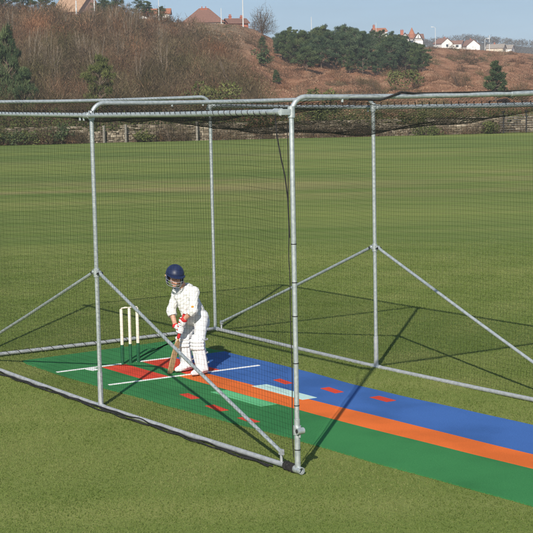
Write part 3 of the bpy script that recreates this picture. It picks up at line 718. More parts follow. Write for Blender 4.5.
# ---- the bat
bat = thing('cricket_bat', 'willow cricket bat with red and black grip, toe resting on the mat by his feet', 'cricket bat', tuple(bt_toe))
V = []; F = []; NS = 12
prof = [(0, .032, .006), (.008, .044, .012), (.03, .047, .018), (.12, .048, .026), (.22, .048, .030), (.30, .047, .024), (.37, .046, .018), (.405, .040, .016), (.425, .024, .016), (.44, .0165, .0165)]
for (l_, hw, th) in prof:
    c = bt_toe + bax * l_
    sec = [(-hw, .004), (-hw, .010), (0, .012), (hw, .010), (hw, .004), (hw * .8, -th * .35), (0, -th), (-hw * .8, -th * .35)] if l_ < .43 else [(.0165 * math.cos(a), .0165 * math.sin(a)) for a in (2.9, 2.4, math.pi / 2, .7, .2, -.8, -math.pi / 2, -2.3)]
    for (a, d) in sec: V.append(c + side * a + face * d)
for i in range(len(prof) - 1):
    for k in range(8): F.append((i * 8 + k, i * 8 + (k + 1) % 8, i * 8 + 8 + (k + 1) % 8, i * 8 + 8 + k))
F += [tuple(range(8))[::-1], tuple(range((len(prof) - 1) * 8, len(prof) * 8))]
mb = MB(); mb.add(V, F); mb.build('blade', M['willow'], bat, True)
mb = MB(); mb.tube([bt_toe + bax * .425, bt_toe + bax * .47], .0155, 12); mb.build('handle', M['willow'], bat, True)
mb = MB(); N = 46; mb.tube([bt_toe + bax * (.455 + .315 * k / N) for k in range(N + 1)], .017, 12, radii=[.0165 + .0012 * (k % 2) for k in range(N + 1)]); mb.build('grip', M['black'], bat, True)
for q in (.462, .50, .62, .735):
    mb = MB(); mb.tube([bt_toe + bax * q, bt_toe + bax * (q + .035)], .0192, 12); mb.build('grip_band', M['glove_red'], bat, True)
# ------------------------------------------------------------------ the hill behind the field
def hv(u): return 98.0 - 11.0 * np.asarray(u, float) / 533.0        # row of the eye level
CU = np.array([-200, -60, 0, 60, 100, 130, 160, 180, 200, 240, 255, 275, 300, 400, 430, 480, 533, 600, 760])
CV = np.array([9, 11, 13, 18, 19, 19.5, 21, 24, 24.5, 26, 31, 41, 46, 48, 48.5, 51, 55, 59, 62])
CT = np.array([215, 218, 222, 228, 234, 240, 246, 250, 255, 265, 268, 275, 285, 320, 330, 340, 350, 360, 380])
T0 = 116.0
def lump(u, t):
    return .45 * np.sin(u * .045 + t * .07) * np.sin(t * .11 + u * .013 + 1) + .28 * np.sin(u * .11 - t * .19 + 2) + .16 * np.sin(u * .23 + t * .37)
def hill_z(u, t):
    u = np.asarray(u, float); t = np.asarray(t, float)
    tc = np.interp(u, CU, CT); vc = np.interp(u, CU, CV); zc = 3.39 + (hv(u) - vc) / FPX * tc
    q = np.clip((t - T0) / (tc - T0), 0, 1)
    g = .62 * q + .38 * q * q * (3 - 2 * q)
    gul = np.exp(-((u - (262 + 60 * (1 - q) * .6)) / 26) ** 2) * .9 * np.sin(np.pi * q)           # shallow gully right of the scrub
    z = .1 + (zc - .1) * g + lump(u, t) * np.clip(q * 6, 0, 1) * np.clip((1 - q) * 5, 0, 1) - gul
    zp = 3.39 + (hv(u) - vc - 1.0) / FPX * np.minimum(t, 640) - np.clip(t - 640, 0, 1e9) * .01
    return np.where(t > tc, np.minimum(zp, zp), z)
def hp_(u, t, dz=0.):
    s = (u + 4.8 - 266.5) / FPX * t; x, y = loc(s, t); return np.array([x, y, float(hill_z(u, t)) + dz])
us = np.concatenate([np.arange(-900, -200, 50), np.arange(-200, -20, 12), np.arange(-20, 556, 3.0), np.arange(556, 760, 12), np.arange(760, 1800, 50)])
ts = np.concatenate([[110, 113, 115], np.arange(116, 360, 2.0), np.arange(360, 700, 12)])
UU, TT = np.meshgrid(us, ts); ZZ = np.where(TT < 115.5, -.35, hill_z(UU, TT))
SS = (UU + 4.8 - 266.5) / FPX * TT; XX, YY = loc(SS, TT); V = np.stack([XX, YY, ZZ], -1).reshape(-1, 3)
nU = len(us); I, J = np.meshgrid(np.arange(len(ts) - 1), np.arange(nU - 1), indexing='ij'); I = I.ravel(); J = J.ravel()
F = np.stack([I * nU + J, I * nU + J + 1, (I + 1) * nU + J + 1, (I + 1) * nU + J], 1)
QQ = np.clip((TT - T0) / (np.interp(UU, CU, CT) - T0), 0, 2)
VV = hv(UU) - (ZZ - 3.39) * FPX / TT
red = np.clip((UU - 215 + (VV - 60) * .6) / 40, 0, 1)                  # red bracken on the right-hand slope
grs = np.clip((160 - TT) / 14, 0, 1) * np.clip((UU - 240) / 60, 0, 1)
me = npmesh('hillside', V, F, {'red': red.ravel(), 'grassy': grs.ravel()})
def hill_mat():
    m = bpy.data.materials.new('bracken_slope'); m.use_nodes = True; n = m.node_tree.nodes; l = m.node_tree.links
    b = n['Principled BSDF']; b.inputs['Roughness'].default_value = 1; b.inputs['Specular IOR Level'].default_value = .02
    tc = n.new('ShaderNodeTexCoord')
    def ns(sc, d):
        t = n.new('ShaderNodeTexNoise'); t.inputs['Scale'].default_value = sc; t.inputs['Detail'].default_value = d; l.new(tc.outputs['Object'], t.inputs['Vector']); return t.outputs[0]
    def rp(src, els):
        r = n.new('ShaderNodeValToRGB'); l.new(src, r.inputs[0]); e = r.color_ramp.elements
        e[0].position, e[0].color = els[0][0], (*els[0][1], 1); e[1].position, e[1].color = els[-1][0], (*els[-1][1], 1)
        for p, c in els[1:-1]:
            q = e.new(p); q.color = (*c, 1)
        return r.outputs[0]
    def mx(f, a, c):
        x = n.new('ShaderNodeMix'); x.data_type = 'RGBA'; l.new(f, x.inputs[0]); l.new(a, x.inputs[6]); l.new(c, x.inputs[7]); return x.outputs[2]
    redc = rp(ns(.35, 9), [(.32, (.14, .080, .048)), (.5, (.26, .132, .078)), (.66, (.34, .20, .125))])
    drab = rp(ns(.5, 9), [(.32, (.11, .085, .055)), (.52, (.20, .15, .10)), (.68, (.30, .23, .155))])
    green = rp(ns(.8, 8), [(.35, (.07, .08, .028)), (.6, (.13, .12, .05))])
    a1 = n.new('ShaderNodeAttribute'); a1.attribute_name = 'red'; a2 = n.new('ShaderNodeAttribute'); a2.attribute_name = 'grassy'
    c = mx(a1.outputs['Fac'], drab, redc); c = mx(a2.outputs['Fac'], c, green); l.new(c, b.inputs['Base Color'])
    bp = n.new('ShaderNodeBump'); bp.inputs['Strength'].default_value = .8; bp.inputs['Distance'].default_value = .4; l.new(ns(1.6, 8), bp.inputs['Height']); l.new(bp.outputs[0], b.inputs['Normal'])
    return m
tag(link('hillside', me, hill_mat(), None, True), kind='structure')

# ---- twig and leaf clouds, numpy
def twig_shrub(rng, h, w, n, r=.022):
    """bare shrub: n thin crooked twigs filling a rounded crown, each made of two tapering blades; triangles"""
    p = rng.normal(0, 1, (n, 3)); p /= np.linalg.norm(p, axis=1)[:, None]; p *= (rng.uniform(.02, 1, n) ** .45)[:, None]
    p[:, 2] = np.abs(p[:, 2]) * .95; lob = 1 + .22 * np.sin(np.arctan2(p[:, 1], p[:, 0]) * 3 + rng.uniform(0, 6)) + rng.normal(0, .08, n)
    root = np.stack([p[:, 0] * w * .5 * lob, p[:, 1] * w * .5 * lob, p[:, 2] * h * .88 * lob], 1)
    d = np.stack([p[:, 0] * .7, p[:, 1] * .7, .55 + p[:, 2] * .5], 1) + rng.normal(0, .42, (n, 3)); d /= np.linalg.norm(d, axis=1)[:, None]
    L = (rng.uniform(.18, .42, n) * h * .55)[:, None]; mid = root + d * L * .55; d2 = d + rng.normal(0, .38, (n, 3)); d2 /= np.linalg.norm(d2, axis=1)[:, None]; tip = mid + d2 * L * .6
    sd = np.cross(d, rng.normal(0, 1, (n, 3))); sd /= np.linalg.norm(sd, axis=1)[:, None] + 1e-9; rr = (r * rng.uniform(.5, 1.3, n))[:, None]
    return np.concatenate([np.stack([root - sd * rr, root + sd * rr, mid + d * L * .1], 1), np.stack([mid - sd * rr * .6, mid + sd * rr * .6, tip], 1)])
def leaf_cloud(rng, C, R, n, size, aspect=.4, up=.4, flat=.7):
    """n small leaf faces through the volume of a clump centred C, radius R"""
    p = rng.normal(0, 1, (n, 3)); p /= np.linalg.norm(p, axis=1)[:, None]; p *= (rng.uniform(0.25, 1, n) ** .5)[:, None]; p[:, 2] *= flat
    c = np.array(C) + p * R; d = rng.normal(0, 1, (n, 3)) + p * .9 + np.array([0, 0, up]); d /= np.linalg.norm(d, axis=1)[:, None]
    sd = np.cross(d, rng.normal(0, 1, (n, 3))); sd /= np.linalg.norm(sd, axis=1)[:, None] + 1e-9
    L = (size * rng.uniform(.6, 1.4, n))[:, None]
    return np.stack([c - sd * L * aspect, c + sd * L * aspect, c + d * L], 1)
def tri_mesh(name, V, tone=None):
    n = len(V); return npmesh(name, V.reshape(-1, 3), np.arange(3 * n).reshape(n, 3), None if tone is None else {'tone': np.repeat(tone, 3)})
M['twig'] = mat('bare_twigs', (.040, .029, .020), .9, (.235, .175, .125), attr='tone', col3=(.120, .087, .060), fac=(0, 1), spec=.05)
tint(M['twig'], .11, ((.66, .80, .50), (1, .98, .92), (1.62, 1.10, .84)))
M['pine'] = mat('pine_needles', (.026, .046, .022), .8, (.110, .140, .060), attr='tone', col3=(.058, .085, .038), fac=(0, 1), spec=.1)
M['gorse'] = mat('olive_leaves', (.050, .062, .020), .8, (.15, .16, .055), attr='tone', col3=(.090, .105, .035), fac=(0, 1), spec=.1)
M['bark'] = mat('bark', (.10, .075, .055), .9, (.17, .13, .10), 6)
M['straw'] = mat('bracken_fronds', (.15, .085, .055), .95, (.36, .25, .165), attr='tone', col3=(.25, .140, .088), fac=(0, 1), spec=.03)

# ---- dense bare scrub over the left of the slope: one uncountable mass
def edge_at(z, a, t):
    v = hv(a) - (z - 3.39) * FPX / t; return 215 + (v - 40) * .85
def scrub():
    rng = np.random.default_rng(5); out_ = []; tone = []
    N = 5200; u = rng.uniform(-70, 600, N); tc = np.interp(u, CU, CT); t = T0 + 3 + (tc - T0 + 2) * rng.uniform(0, 1, N) ** 1.0
    z = hill_z(u, t); v = hv(u) - (z - 3.39) * FPX / t
    edge_ = 205 + (v - 40) * .85 + 14 * np.sin(v * .13)
    den = np.clip((edge_ - u) / 30 + .3, 0, 1)
    den *= np.where((u > 125) & (u < 245) & (v < 48), .30, 1)
    den = np.maximum(den, (.10 + .28 * (np.sin(u * .13 + v * .31) * np.sin(v * .47 - u * .05) > .35)) * (u > 225) * (t < tc - 6)); den = np.maximum(den, .8 * np.exp(-((u - 345) / 26) ** 2 - ((v - 86) / 9) ** 2))
    den = np.maximum(den, .7 * np.exp(-((u - 420) / 40) ** 2 - ((v - 92) / 8) ** 2)); den = np.maximum(den, .55 * np.exp(-((u - 500) / 55) ** 2 - ((v - 96) / 9) ** 2))
    den = np.maximum(den, .4 * np.exp(-((u - 455) / 26) ** 2 - ((v - 60) / 8) ** 2))
    den = np.where((t < 124), den * .6, den)
    k = rng.uniform(0, 1, N) < den * .50 * np.clip(t / 170, .6, 1.3); u, t, z = u[k], t[k], z[k]
    for a, b_, c in zip(u, t, z):
        big = rng.uniform(.5, 1.45) * (1.0 if a < edge_[0] + 400 else .7)
        crest = float(np.clip((np.interp(a, CU, CT) - b_) / 22, .45, 1)); h = 2.9 * big * (rng.uniform(.25, .55) if a > edge_at(float(hill_z(a, b_)), a, b_) else 1.0) * crest * (.6 if 64 < a < 100 and b_ > 200 else 1); w = (3.0 if h > 1.7 else 1.9) * big * rng.uniform(.8, 1.2)
        S = twig_shrub(rng, h, w, 400, .020 * b_ / 150)
        s = (a + 4.8 - 266.5) / FPX * b_; x, y = loc(s, b_); out_.append(S + np.array([x, y, c - .15]))
        hz_ = (S[:, :, 2].mean(1)) / (h + .01); tone.append(np.clip(rng.normal(.40, .2) + rng.normal(0, .2, len(S)), 0, 1))
    V = np.concatenate(out_); print('scrub', len(k), len(out_), len(V))
    tag(link('scrub', tri_mesh('scrub', V, np.concatenate(tone)), M['twig']), 'dense mass of bare brown scrub covering the left of the hillside', 'scrub', kind='stuff')
scrub()
def bracken():
    rng = np.random.default_rng(9); N = 330000; u = rng.uniform(-20, 560, N); tc = np.interp(u, CU, CT); t = T0 + 6 + (tc - T0 - 4) * rng.uniform(0, 1, N)
    z = hill_z(u, t); v = hv(u) - (z - 3.39) * FPX / t
    pn = np.sin(u * .09 + t * .05) * np.sin(t * .16 - u * .04) + .6 * np.sin(u * .31 + t * .23)
    k = (u > 120 + (v - 20) * 1.0) & (rng.uniform(-1.6, 1.2, N) < pn); u, t, z = u[k], t[k], z[k]; n = len(u)
    s = (u + 4.8 - 266.5) / FPX * t; x, y = loc(s, t); p = np.stack([x, y, z - .05], 1)
    an = rng.uniform(0, 6.283, n); d = np.stack([np.cos(an) * .5, np.sin(an) * .5, rng.uniform(.25, .9, n)], 1) * rng.uniform(.12, .34, n)[:, None]
    sd = np.stack([-np.sin(an), np.cos(an), np.zeros(n)], 1) * rng.uniform(.025, .07, n)[:, None]
    V = np.stack([p - sd, p + sd, p + d], 1)
    tag(link('bracken', tri_mesh('bracken', V, np.clip(.5 + .15 * pn[k] + rng.normal(0, .25, n), 0, 1)), M['straw']), 'low reddish brown bracken and dead grass on the open slope', 'bracken', kind='stuff')
bracken()

# ---- conifers
def conifer_meshes(seed, h, w, layers, kind):
    rng = np.random.default_rng(seed); L = []; tn = []; mbt = MB()
    mbt.tube([(0, 0, -.3), (rng.normal(0, .05), rng.normal(0, .05), h * .5), (0, 0, h * .93)], .1, 7, radii=[.045 * h ** .8 * .6, .03 * h ** .8 * .6, .01])
    for i in range(layers):
        q = (i + .5) / layers; zc = h * (.14 + .80 * q)
        if kind == 'pine': rad = w * .5 * (1 - (abs(q - .34) / .70) ** 1.7) * rng.uniform(.6, 1.25)
        else: rad = w * .5 * (1 - q) ** .8 * rng.uniform(.8, 1.15) + .12
        rad = max(rad, .15)
        nb = int(3 + 5.2 * rad)
        for k in range(nb):
            a = rng.uniform(0, 6.283); rr = rad * rng.uniform(.35, 1.05); c = np.array([math.cos(a) * rr, math.sin(a) * rr, zc + rng.normal(0, .12) + (.18 * rr if kind == 'pine' else -.12 * rr)])
            if k % 2 == 0: mbt.tube([(0, 0, zc - .25 * rr), tuple(c * .5 + np.array([0, 0, zc * .5 - .1])), tuple(c)], .03, 5, radii=[.05, .035, .015])
            S = leaf_cloud(rng, c, rng.uniform(.26, .46) * (w / 4) ** .6, 90, .26, .12, 1.1, .55)
            L.append(S); tn.append(np.clip(rng.normal(.45, .22) + rng.normal(0, .16, len(S)), 0, 1))
    me_t = bpy.data.meshes.new('trunk'); me_t.from_pydata(mbt.v, [], mbt.f); me_t.materials.append(M['bark'])
    me_c = tri_mesh('crown', np.concatenate(L), np.concatenate(tn)); me_c.materials.append(M['pine'])
    return me_t, me_c
PV = [conifer_meshes(20 + i, (4.6, 5.4, 4.2, 5.0)[i], (4.4, 3.8, 4.9, 4.2)[i], 8, 'pine') for i in range(4)]
M['pine_blue'] = mat('blue_green_needles', (.024, .044, .025), .8, (.100, .132, .068), attr='tone', col3=(.052, .080, .042), fac=(0, 1), spec=.1)
M['pine_light'] = mat('yellow_green_needles', (.030, .050, .022), .8, (.125, .150, .062), attr='tone', col3=(.066, .092, .038), fac=(0, 1), spec=.1)
FV = [conifer_meshes(40 + i, 4.2, 3.0, 10, 'fir') for i in range(2)]
def tree(name, ms, p, sc, rz, label, cat, group=None, scz=None, crown_mat=None):
    o = thing(name, label, cat, tuple(p), group, rz); o.scale = (sc, sc, scz or sc)
    for nm, me_ in zip(('trunk', 'crown'), ms):
        c = bpy.data.objects.new(nm, me_); COL.objects.link(c); c.parent = o
        if nm == 'crown' and crown_mat is not None:
            c.material_slots[0].link = 'OBJECT'; c.material_slots[0].material = crown_mat
    return o
# the dense clump: (u, t, scale)
rng = np.random.default_rng(3)
def t_at(u, v):                                    # distance at which the slope shows at row v on bearing u
    tt = np.linspace(T0 + 5, float(np.interp(u, CU, CT)) - 2, 300); vv = hv(u) - (hill_z(u, tt) - 3.39) * FPX / tt
    return float(tt[np.argmin(np.abs(vv - v))])
clump = []
for row, (dv, ua, ub, nn_) in enumerate(((0, 280, 416, 11), (5, 281, 416, 12), (10, 281, 413, 12), (15, 284, 409, 11), (20, 290, 404, 10), (25, 298, 396, 8))):
    for k in range(nn_):
        u = ua + (ub - ua) * k / (nn_ - 1) + rng.normal(0, 2.2)
        vb = float(np.interp(u, [278, 306, 329, 361, 383, 420], [63, 68, 69, 74, 75, 73])) - dv + rng.normal(0, 1)
        t = t_at(u, vb); vtop = max(vb - rng.uniform(19, 34), -2.5 + float(np.interp(u, [274, 285, 300, 330, 345, 360, 380, 395, 405, 418, 428], [36, 26, 27, 28, 27, 29, 31, 34, 40, 45, 54])) + abs(rng.normal(0, 4.2)))
        h = (vb - vtop) * t / FPX; clump.append((u, t, h))
for i, (u, t, sc) in enumerate(clump):
    q_ = int(rng.integers(0, 4)); hh = sc / ((4.6, 5.4, 4.2, 5.0)[q_] * .99)
    tree('pine_tree', PV[q_], hp_(u, t), max(hh, .58) * rng.uniform(.72, 1.05), rng.uniform(0, 6.28), 'dark green pine in the dense clump below the timbered house', 'tree', 'pines of the dense clump on the slope', scz=hh, crown_mat=(None, M['pine_blue'], M['pine_light'], M['pine_blue'])[int(rng.integers(0, 4))])
tree('pine_tree', PV[1], hp_(421, t_at(421, 72)), .72, 1.0, 'small rounded pine standing just right of the dense clump', 'tree')
tree('fir_tree', FV[0], hp_(493, 158), 1.0, .5, 'single pointed fir on the red slope at the right', 'tree')
tree('fir_tree', FV[1], hp_(275, 185), .40, .5, 'tiny conifer alone on the bare red earth below the clump', 'tree')
tree('fir_tree', FV[0], hp_(262, 222), .55, 2.5, 'small dark conifer at the top of the gully beside the scrub', 'tree')
tree('pine_tree', PV[2], hp_(9, 133), .62, .3, 'tall ragged dark conifer among the scrub at the far left', 'tree', scz=1.75)
tree('pine_tree', PV[0], hp_(25, 127), .55, 2.1, 'lower ragged conifer standing before the tall one at the far left', 'tree', scz=1.05)
tree('pine_tree', PV[3], hp_(100, 128), .68, 4., 'olive conifer rising from the scrub left of the middle post', 'tree', crown_mat=M['gorse'], scz=1.12)
for (u, t, sc, z, lb) in ((6, 221, 1.0, 0, 'dark conifer on the crest at the far left edge'), (27, 225, .95, 0, 'dark conifer on the crest next to the tan roofed house'), (49, 229, .78, 0, 'dark conifer touching the left side of the tan roofed house'),
                          (106, 240, .72, 0, 'dark conifer just right of the tan roofed house'), (120, 244, .80, 0, 'dark conifer on the crest, tallest of the row beside the orange roof'), (141, 260, .72, 0, 'low spreading conifer on the skyline left of the orange roof'), (149, 262, .62, 0, 'low conifer on the skyline in front of the orange roof'), (163, 266, .52, 0, 'last small conifer on the skyline right of the orange roof')):
    tree('pine_tree', PV[int(u) % 4], hp_(u, t, z), sc, u * 1.0, lb, 'tree')
tree('pine_tree', PV[2], hp_(396, 560, -1), 1.1, .2, 'round dark tree left of the timbered house on the ridge', 'tree')
tree('pine_tree', PV[0], hp_(442, 640, -1), 1.0, .2, 'dark tree behind the white gabled bungalow', 'tree')

# ---- larger bare bushes and green shrubs that read one by one
def bare_bush(name, seed, p, h, w, n, label, cat='bush', r=.02, stems=True, mt='twig', group=None):
    rg = np.random.default_rng(seed); o = thing(name, label, cat, tuple(p), group)
    S = twig_shrub(rg, h, w, n, r)
    me_ = tri_mesh('twigs', S, np.clip(rg.normal(.45, .1) + rg.normal(0, .2, len(S)), 0, 1)); c = link('twigs', me_, M[mt]); c.parent = o
    mb = MB()
    for k in range(5):
        a = rg.uniform(0, 6.28); mb.tube([(0, 0, -.2), (math.cos(a) * w * .1, math.sin(a) * w * .1, h * .35), (math.cos(a) * w * .28, math.sin(a) * w * .28, h * .75)], .05, 6, radii=[.02 * h, .013 * h, .005 * h])
    c = mb.build('stems', M['bark']); c.parent = o
    return o
def leafy_bush(seed, p, h, w, n, label, mt='gorse', size=.14, name='shrub'):
    rg = np.random.default_rng(seed); o = thing(name, label, 'shrub', tuple(p)); L = []; tn = []
    for k in range(14):
        c = np.array([rg.normal(0, .26) * w, rg.normal(0, .26) * w, h * rg.uniform(.2, .85)]); S = leaf_cloud(rg, c, .25 * w, n // 14, size, .35, .5, .8); L.append(S); tn.append(np.clip(rg.normal(.5, .15) + rg.normal(0, .15, len(S)), 0, 1))
    c = link('foliage', tri_mesh('foliage', np.concatenate(L), np.concatenate(tn)), M[mt]); c.parent = o
    mb = MB()
    for k in range(4):
        a = rg.uniform(0, 6.28); mb.tube([(0, 0, -.15), (math.cos(a) * w * .2, math.sin(a) * w * .2, h * .6)], .02, 5)
    c = mb.build('stems', M['bark']); c.parent = o
    return o
bare_bush('bare_tree', 1, hp_(262, 278), 5.0, 4.6, 1600, 'round leafless tree on the skyline left of the dense pines', 'tree', .03)
bare_bush('bare_bush', 2, hp_(350, 150), 2.3, 4.2, 1300, 'wide grey bare bush below the left part of the pines')
bare_bush('bare_bush', 3, hp_(375, 160), 2.2, 3.6, 1200, 'rounded grey bare bush below the middle of the pines')
leafy_bush(4, hp_(316, 132), 3.2, 2.4, 1500, 'olive leafy shrub rising above the bend of the front hoop', size=.2)
leafy_bush(5, hp_(207, 128), 3.3, 3.4, 1500, 'spiky olive shrub above the far back corner of the cage', size=.22)
leafy_bush(6, hp_(262, 195), 2.2, 1.9, 900, 'dark green shrub on the edge of the gully', 'pine', .2)
leafy_bush(7, hp_(405, 180), 2.6, 2.6, 1100, 'olive shrub under the right end of the pine clump', size=.22)
bare_bush('bare_bush', 8, hp_(455, 190), 2.2, 3.4, 900, 'grey bare bush in the middle of the red slope')
bare_bush('bare_bush', 9, hp_(517, 165), 2.4, 2.8, 1000, 'dark bare bush right of the single fir')
bare_bush('bare_bush', 10, hp_(230, 150), 4.2, 4.2, 1900, 'tall bare thicket at the right edge of the scrub')
bare_bush('bare_bush', 11, hp_(250, 135), 2.6, 3.6, 1500, 'low brown thicket above the near rail beside the gully')
# taller leafless trees standing up out of the scrub, pale stems showing
rg = np.random.default_rng(404); M['stem'] = mat('pale_stems', (.15, .12, .09), .9, (.27, .22, .17), 5)
BT = []
for i in range(4):
    S = twig_shrub(rg, 4.6, 3.0, 800, .017); m1 = tri_mesh('twigs', S, np.clip(rg.normal(.55, .2, len(S)), 0, 1)); m1.materials.append(M['twig'])
    mb = MB()
    for k in range(9):
        a = rg.uniform(0, 6.28); q = rg.uniform(.1, .42); hh = rg.uniform(2.4, 4.3); j = rg.normal(0, .12, 4)
        mb.tube([(j[0], j[1], -.3), (math.cos(a) * q * .8 + j[2], math.sin(a) * q * .8, hh * .4), (math.cos(a) * q * 2.0, math.sin(a) * q * 2.0 + j[3], hh)], .03, 5, radii=[.045, .032, .012])
    m2 = bpy.data.meshes.new('stems'); m2.from_pydata(mb.v, [], mb.f); m2.materials.append(M['stem']); BT.append((m1, m2))
for i in range(46):
    u = rg.uniform(-15, 225); v = rg.uniform(34, 92); t = t_at(u, v)
    if u > 150 + (v - 40) * 1.2: u -= 60; t = t_at(u, v)
    sc = rg.uniform(.6, 1.15); o = thing('bare_tree', 'slender leafless tree standing in the brown scrub of the left slope', 'tree', tuple(hp_(u, t)), 'leafless trees in the scrub', rg.uniform(0, 6.28)); o.scale = (sc, sc, sc * rg.uniform(.8, 1.15))
    for nm, me_ in zip(('twigs', 'stems'), BT[i % 4]):
        c = bpy.data.objects.new(nm, me_); COL.objects.link(c); c.parent = o
# ---- dry stone wall at the foot of the slope
def wall():
    rg = np.random.default_rng(21); mb = MB(); faces_t = []
    P0_, P1_ = np.array(loc(-26, 111.2)), np.array(loc(26, 117.3)); d = (P1_ - P0_); Ln = np.hypot(*d); d /= Ln; nn = np.array([-d[1], d[0]])
    if (nn @ -FW) < 0: nn = -nn
    Ln_ = Ln; course = 0; z = -.05
    V = []; F = []; T = []
    while z < 1.25:
        h = rg.uniform(.08, .19); x = rg.uniform(-.3, 0)
        top = z + h > 1.2
        while x < Ln_:
            w = rg.uniform(.14, .50); out_ = rg.uniform(-.05, .05); gp = .012
            if not (z > .75 and (rg.uniform() < .10 or math.sin(x * .55) > .82)):
                c0 = P0_ + d * (x + gp) + nn * (.22 + out_); c1 = P0_ + d * (x + w - gp) + nn * (.22 + out_); b0 = P0_ + d * (x + gp) - nn * .2; b1 = P0_ + d * (x + w - gp) - nn * .2
                z0, z1 = z + gp + rg.uniform(-.02, .02), z + h - gp + rg.uniform(-.03, .02); n0 = len(V)
                for q in (c0, c1, b1, b0): V.append((q[0], q[1], z0))
                for q in (c0, c1, b1, b0): V.append((q[0], q[1], z1))
                F += [tuple(n0 + i for i in f) for f in ((0, 1, 5, 4), (1, 2, 6, 5), (2, 3, 7, 6), (3, 0, 4, 7), (4, 5, 6, 7))]
                T += [float(np.clip(rg.normal(.48, .24) + .22 * math.sin(x * .9) * math.sin(x * .37 + 1), 0, 1))] * 8
            x += w
        z += h
    n0 = len(V)
    for q in (P0_ + nn * .16, P0_ + d * Ln + nn * .16, P0_ + d * Ln - nn * .16, P0_ - nn * .16): V.append((q[0], q[1], -.1))
    for q in (P0_ + nn * .16, P0_ + d * Ln + nn * .16, P0_ + d * Ln - nn * .16, P0_ - nn * .16): V.append((q[0], q[1], .74))
    F += [tuple(n0 + i for i in f) for f in ((0, 1, 5, 4), (1, 2, 6, 5), (2, 3, 7, 6), (3, 0, 4, 7), (4, 5, 6, 7))]; T += [0.] * 8
    me_ = npmesh('stone_wall', V, F, {'tone': T})
    mt = mat('dry_stone', (.060, .050, .036), .95, (.34, .295, .225), attr='tone', col3=(.17, .140, .10), fac=(0, 1), bump=.4, bscale=12, spec=.1)
    tag(link('stone_wall', me_, mt), 'pale dry stone wall along the far edge of the field', 'wall')
    return P0_, d, nn, Ln
WP0, WDR, WNN, WLN = wall()
def wallpt(u, off=0.): # a spot in front of the wall at bearing u
    a = (u - 266.5) / FPX
    best = min(np.linspace(0, WLN, 800), key=lambda q: abs((lambda st: st[0] / st[1] - a)(stw(*(WP0 + WDR * q)))))
    p = WP0 + WDR * best + WNN * off; return (p[0], p[1], 0.)
k_ = 0
for u, h, w, lb, kind in ((8, 1.1, 2.0, 'olive shrub before the wall at the far left', 'g'), (22, .9, 1.6, 'dark ivy shrub second from the left before the wall', 'p'), (38, 1.0, 1.8, 'dry olive bush third from the left before the wall', 'g'), (66, 1.5, 1.6, 'dark green bush before the wall just left of the middle post', 'p'),
                          (150, .7, 1.5, 'low green weed clump before the pale stretch of wall', 'g'), (425, .75, 1.7, 'bright olive bush before the wall right of the far middle post', 'g'), (488, .8, 1.2, 'round olive bush before the wall near the wire fence', 'g')):
    leafy_bush(60 + k_, wallpt(u, .9), h, w, 700, lb, 'gorse' if kind == 'g' else 'pine', .13); k_ += 1
for u, h, w, lb in ((50, 1.5, 2.2, 'brown bare bush before the wall left of the middle post'), (82, 1.2, 1.5, 'brown twigs before the wall behind the middle post'), (172, 1.6, 1.9, 'dark leafless bush before the wall left of the back corner post'), (186, 1.2, 1.4, 'thin bare bush before the wall next to the back corner post'), (228, 1.1, 2.0, 'low brown bush before the wall right of the back corner post'), (262, 1.2, 2.2, 'dark brown bush before the wall left of the front post'),
                    (322, 1.0, 2.4, 'dense brown bush before the wall right of the front post'), (345, 1.1, 2.2, 'brown bush before the wall in the middle of the view'), (365, .9, 2.0, 'brown bush before the wall left of the far middle post'), (450, .8, 2.6, 'reddish brown bush before the wall at the right'), (468, .7, 1.8, 'small reddish bush beside the round olive bush')):
    bare_bush('bare_bush', 80 + k_, wallpt(u, .8), h, w, 700, lb, r=.016); k_ += 1
rg = np.random.default_rng(123)
for u in list(np.linspace(-6, 86, 15)) + [140, 160, 216, 240, 272, 300, 312, 333, 356, 378, 392, 408, 442, 476, 500, 520]:
    u = u + rg.normal(0, 2); h = rg.uniform(.7, 1.4) * (1.15 if u < 80 else 1); 
    bare_bush('bare_bush', 200 + k_, wallpt(u, rg.uniform(.45, .7)), h, rg.uniform(1.2, 2.6), 520, 'dead brown undergrowth against the foot of the stone wall', r=.014, group='dead undergrowth along the wall'); k_ += 1
# ragged hedge just behind the wall, running its whole length
rg = np.random.default_rng(77); L = []; tn = []
for q in np.arange(.5, WLN, .55):
    p = WP0 + WDR * q - WNN * rg.uniform(.8, 1.8); st_ = stw(*p); uu = 266.5 + FPX * st_[0] / st_[1]; hh = rg.uniform(1.1, 1.9) if uu > 290 else rg.uniform(1.3, 2.5)
    for z in np.arange(.5, hh, .45):
        S = leaf_cloud(rg, (p[0], p[1], z), .5, 60, .16, .35, .4); L.append(S); tn.append(np.clip(rg.normal(.30 + .15 * (uu > 290), .15) + rg.normal(0, .15, len(S)), 0, 1))
tag(link('hedge', tri_mesh('hedge', np.concatenate(L), np.concatenate(tn)), M['gorse']), 'dark ragged hedge growing behind the dry stone wall', 'hedge')
# posts before the wall
M['conc'] = mat('concrete', (.17, .155, .13), .9, (.26, .24, .21), 10)
for u, off, h, lb in ((107, .6, 1.15, 'grey concrete post before the wall right of the middle post'), (128.5, .6, 1.2, 'grey concrete post before the pale stretch of wall'), (200, .6, 1.3, 'grey concrete post with a pale top beside the back corner post')):
    p = wallpt(u, off); o = thing('fence_post', lb, 'post', p)
    mb = MB(); mb.box((p[0], p[1], h / 2 - .1), (.14, .14, h + .2), .6); mb.build('shaft', M['conc'], o); mb = MB(); mb.box((p[0], p[1], h + .05), (.17, .17, .1), .6); mb.build('cap', M['conc'], o)
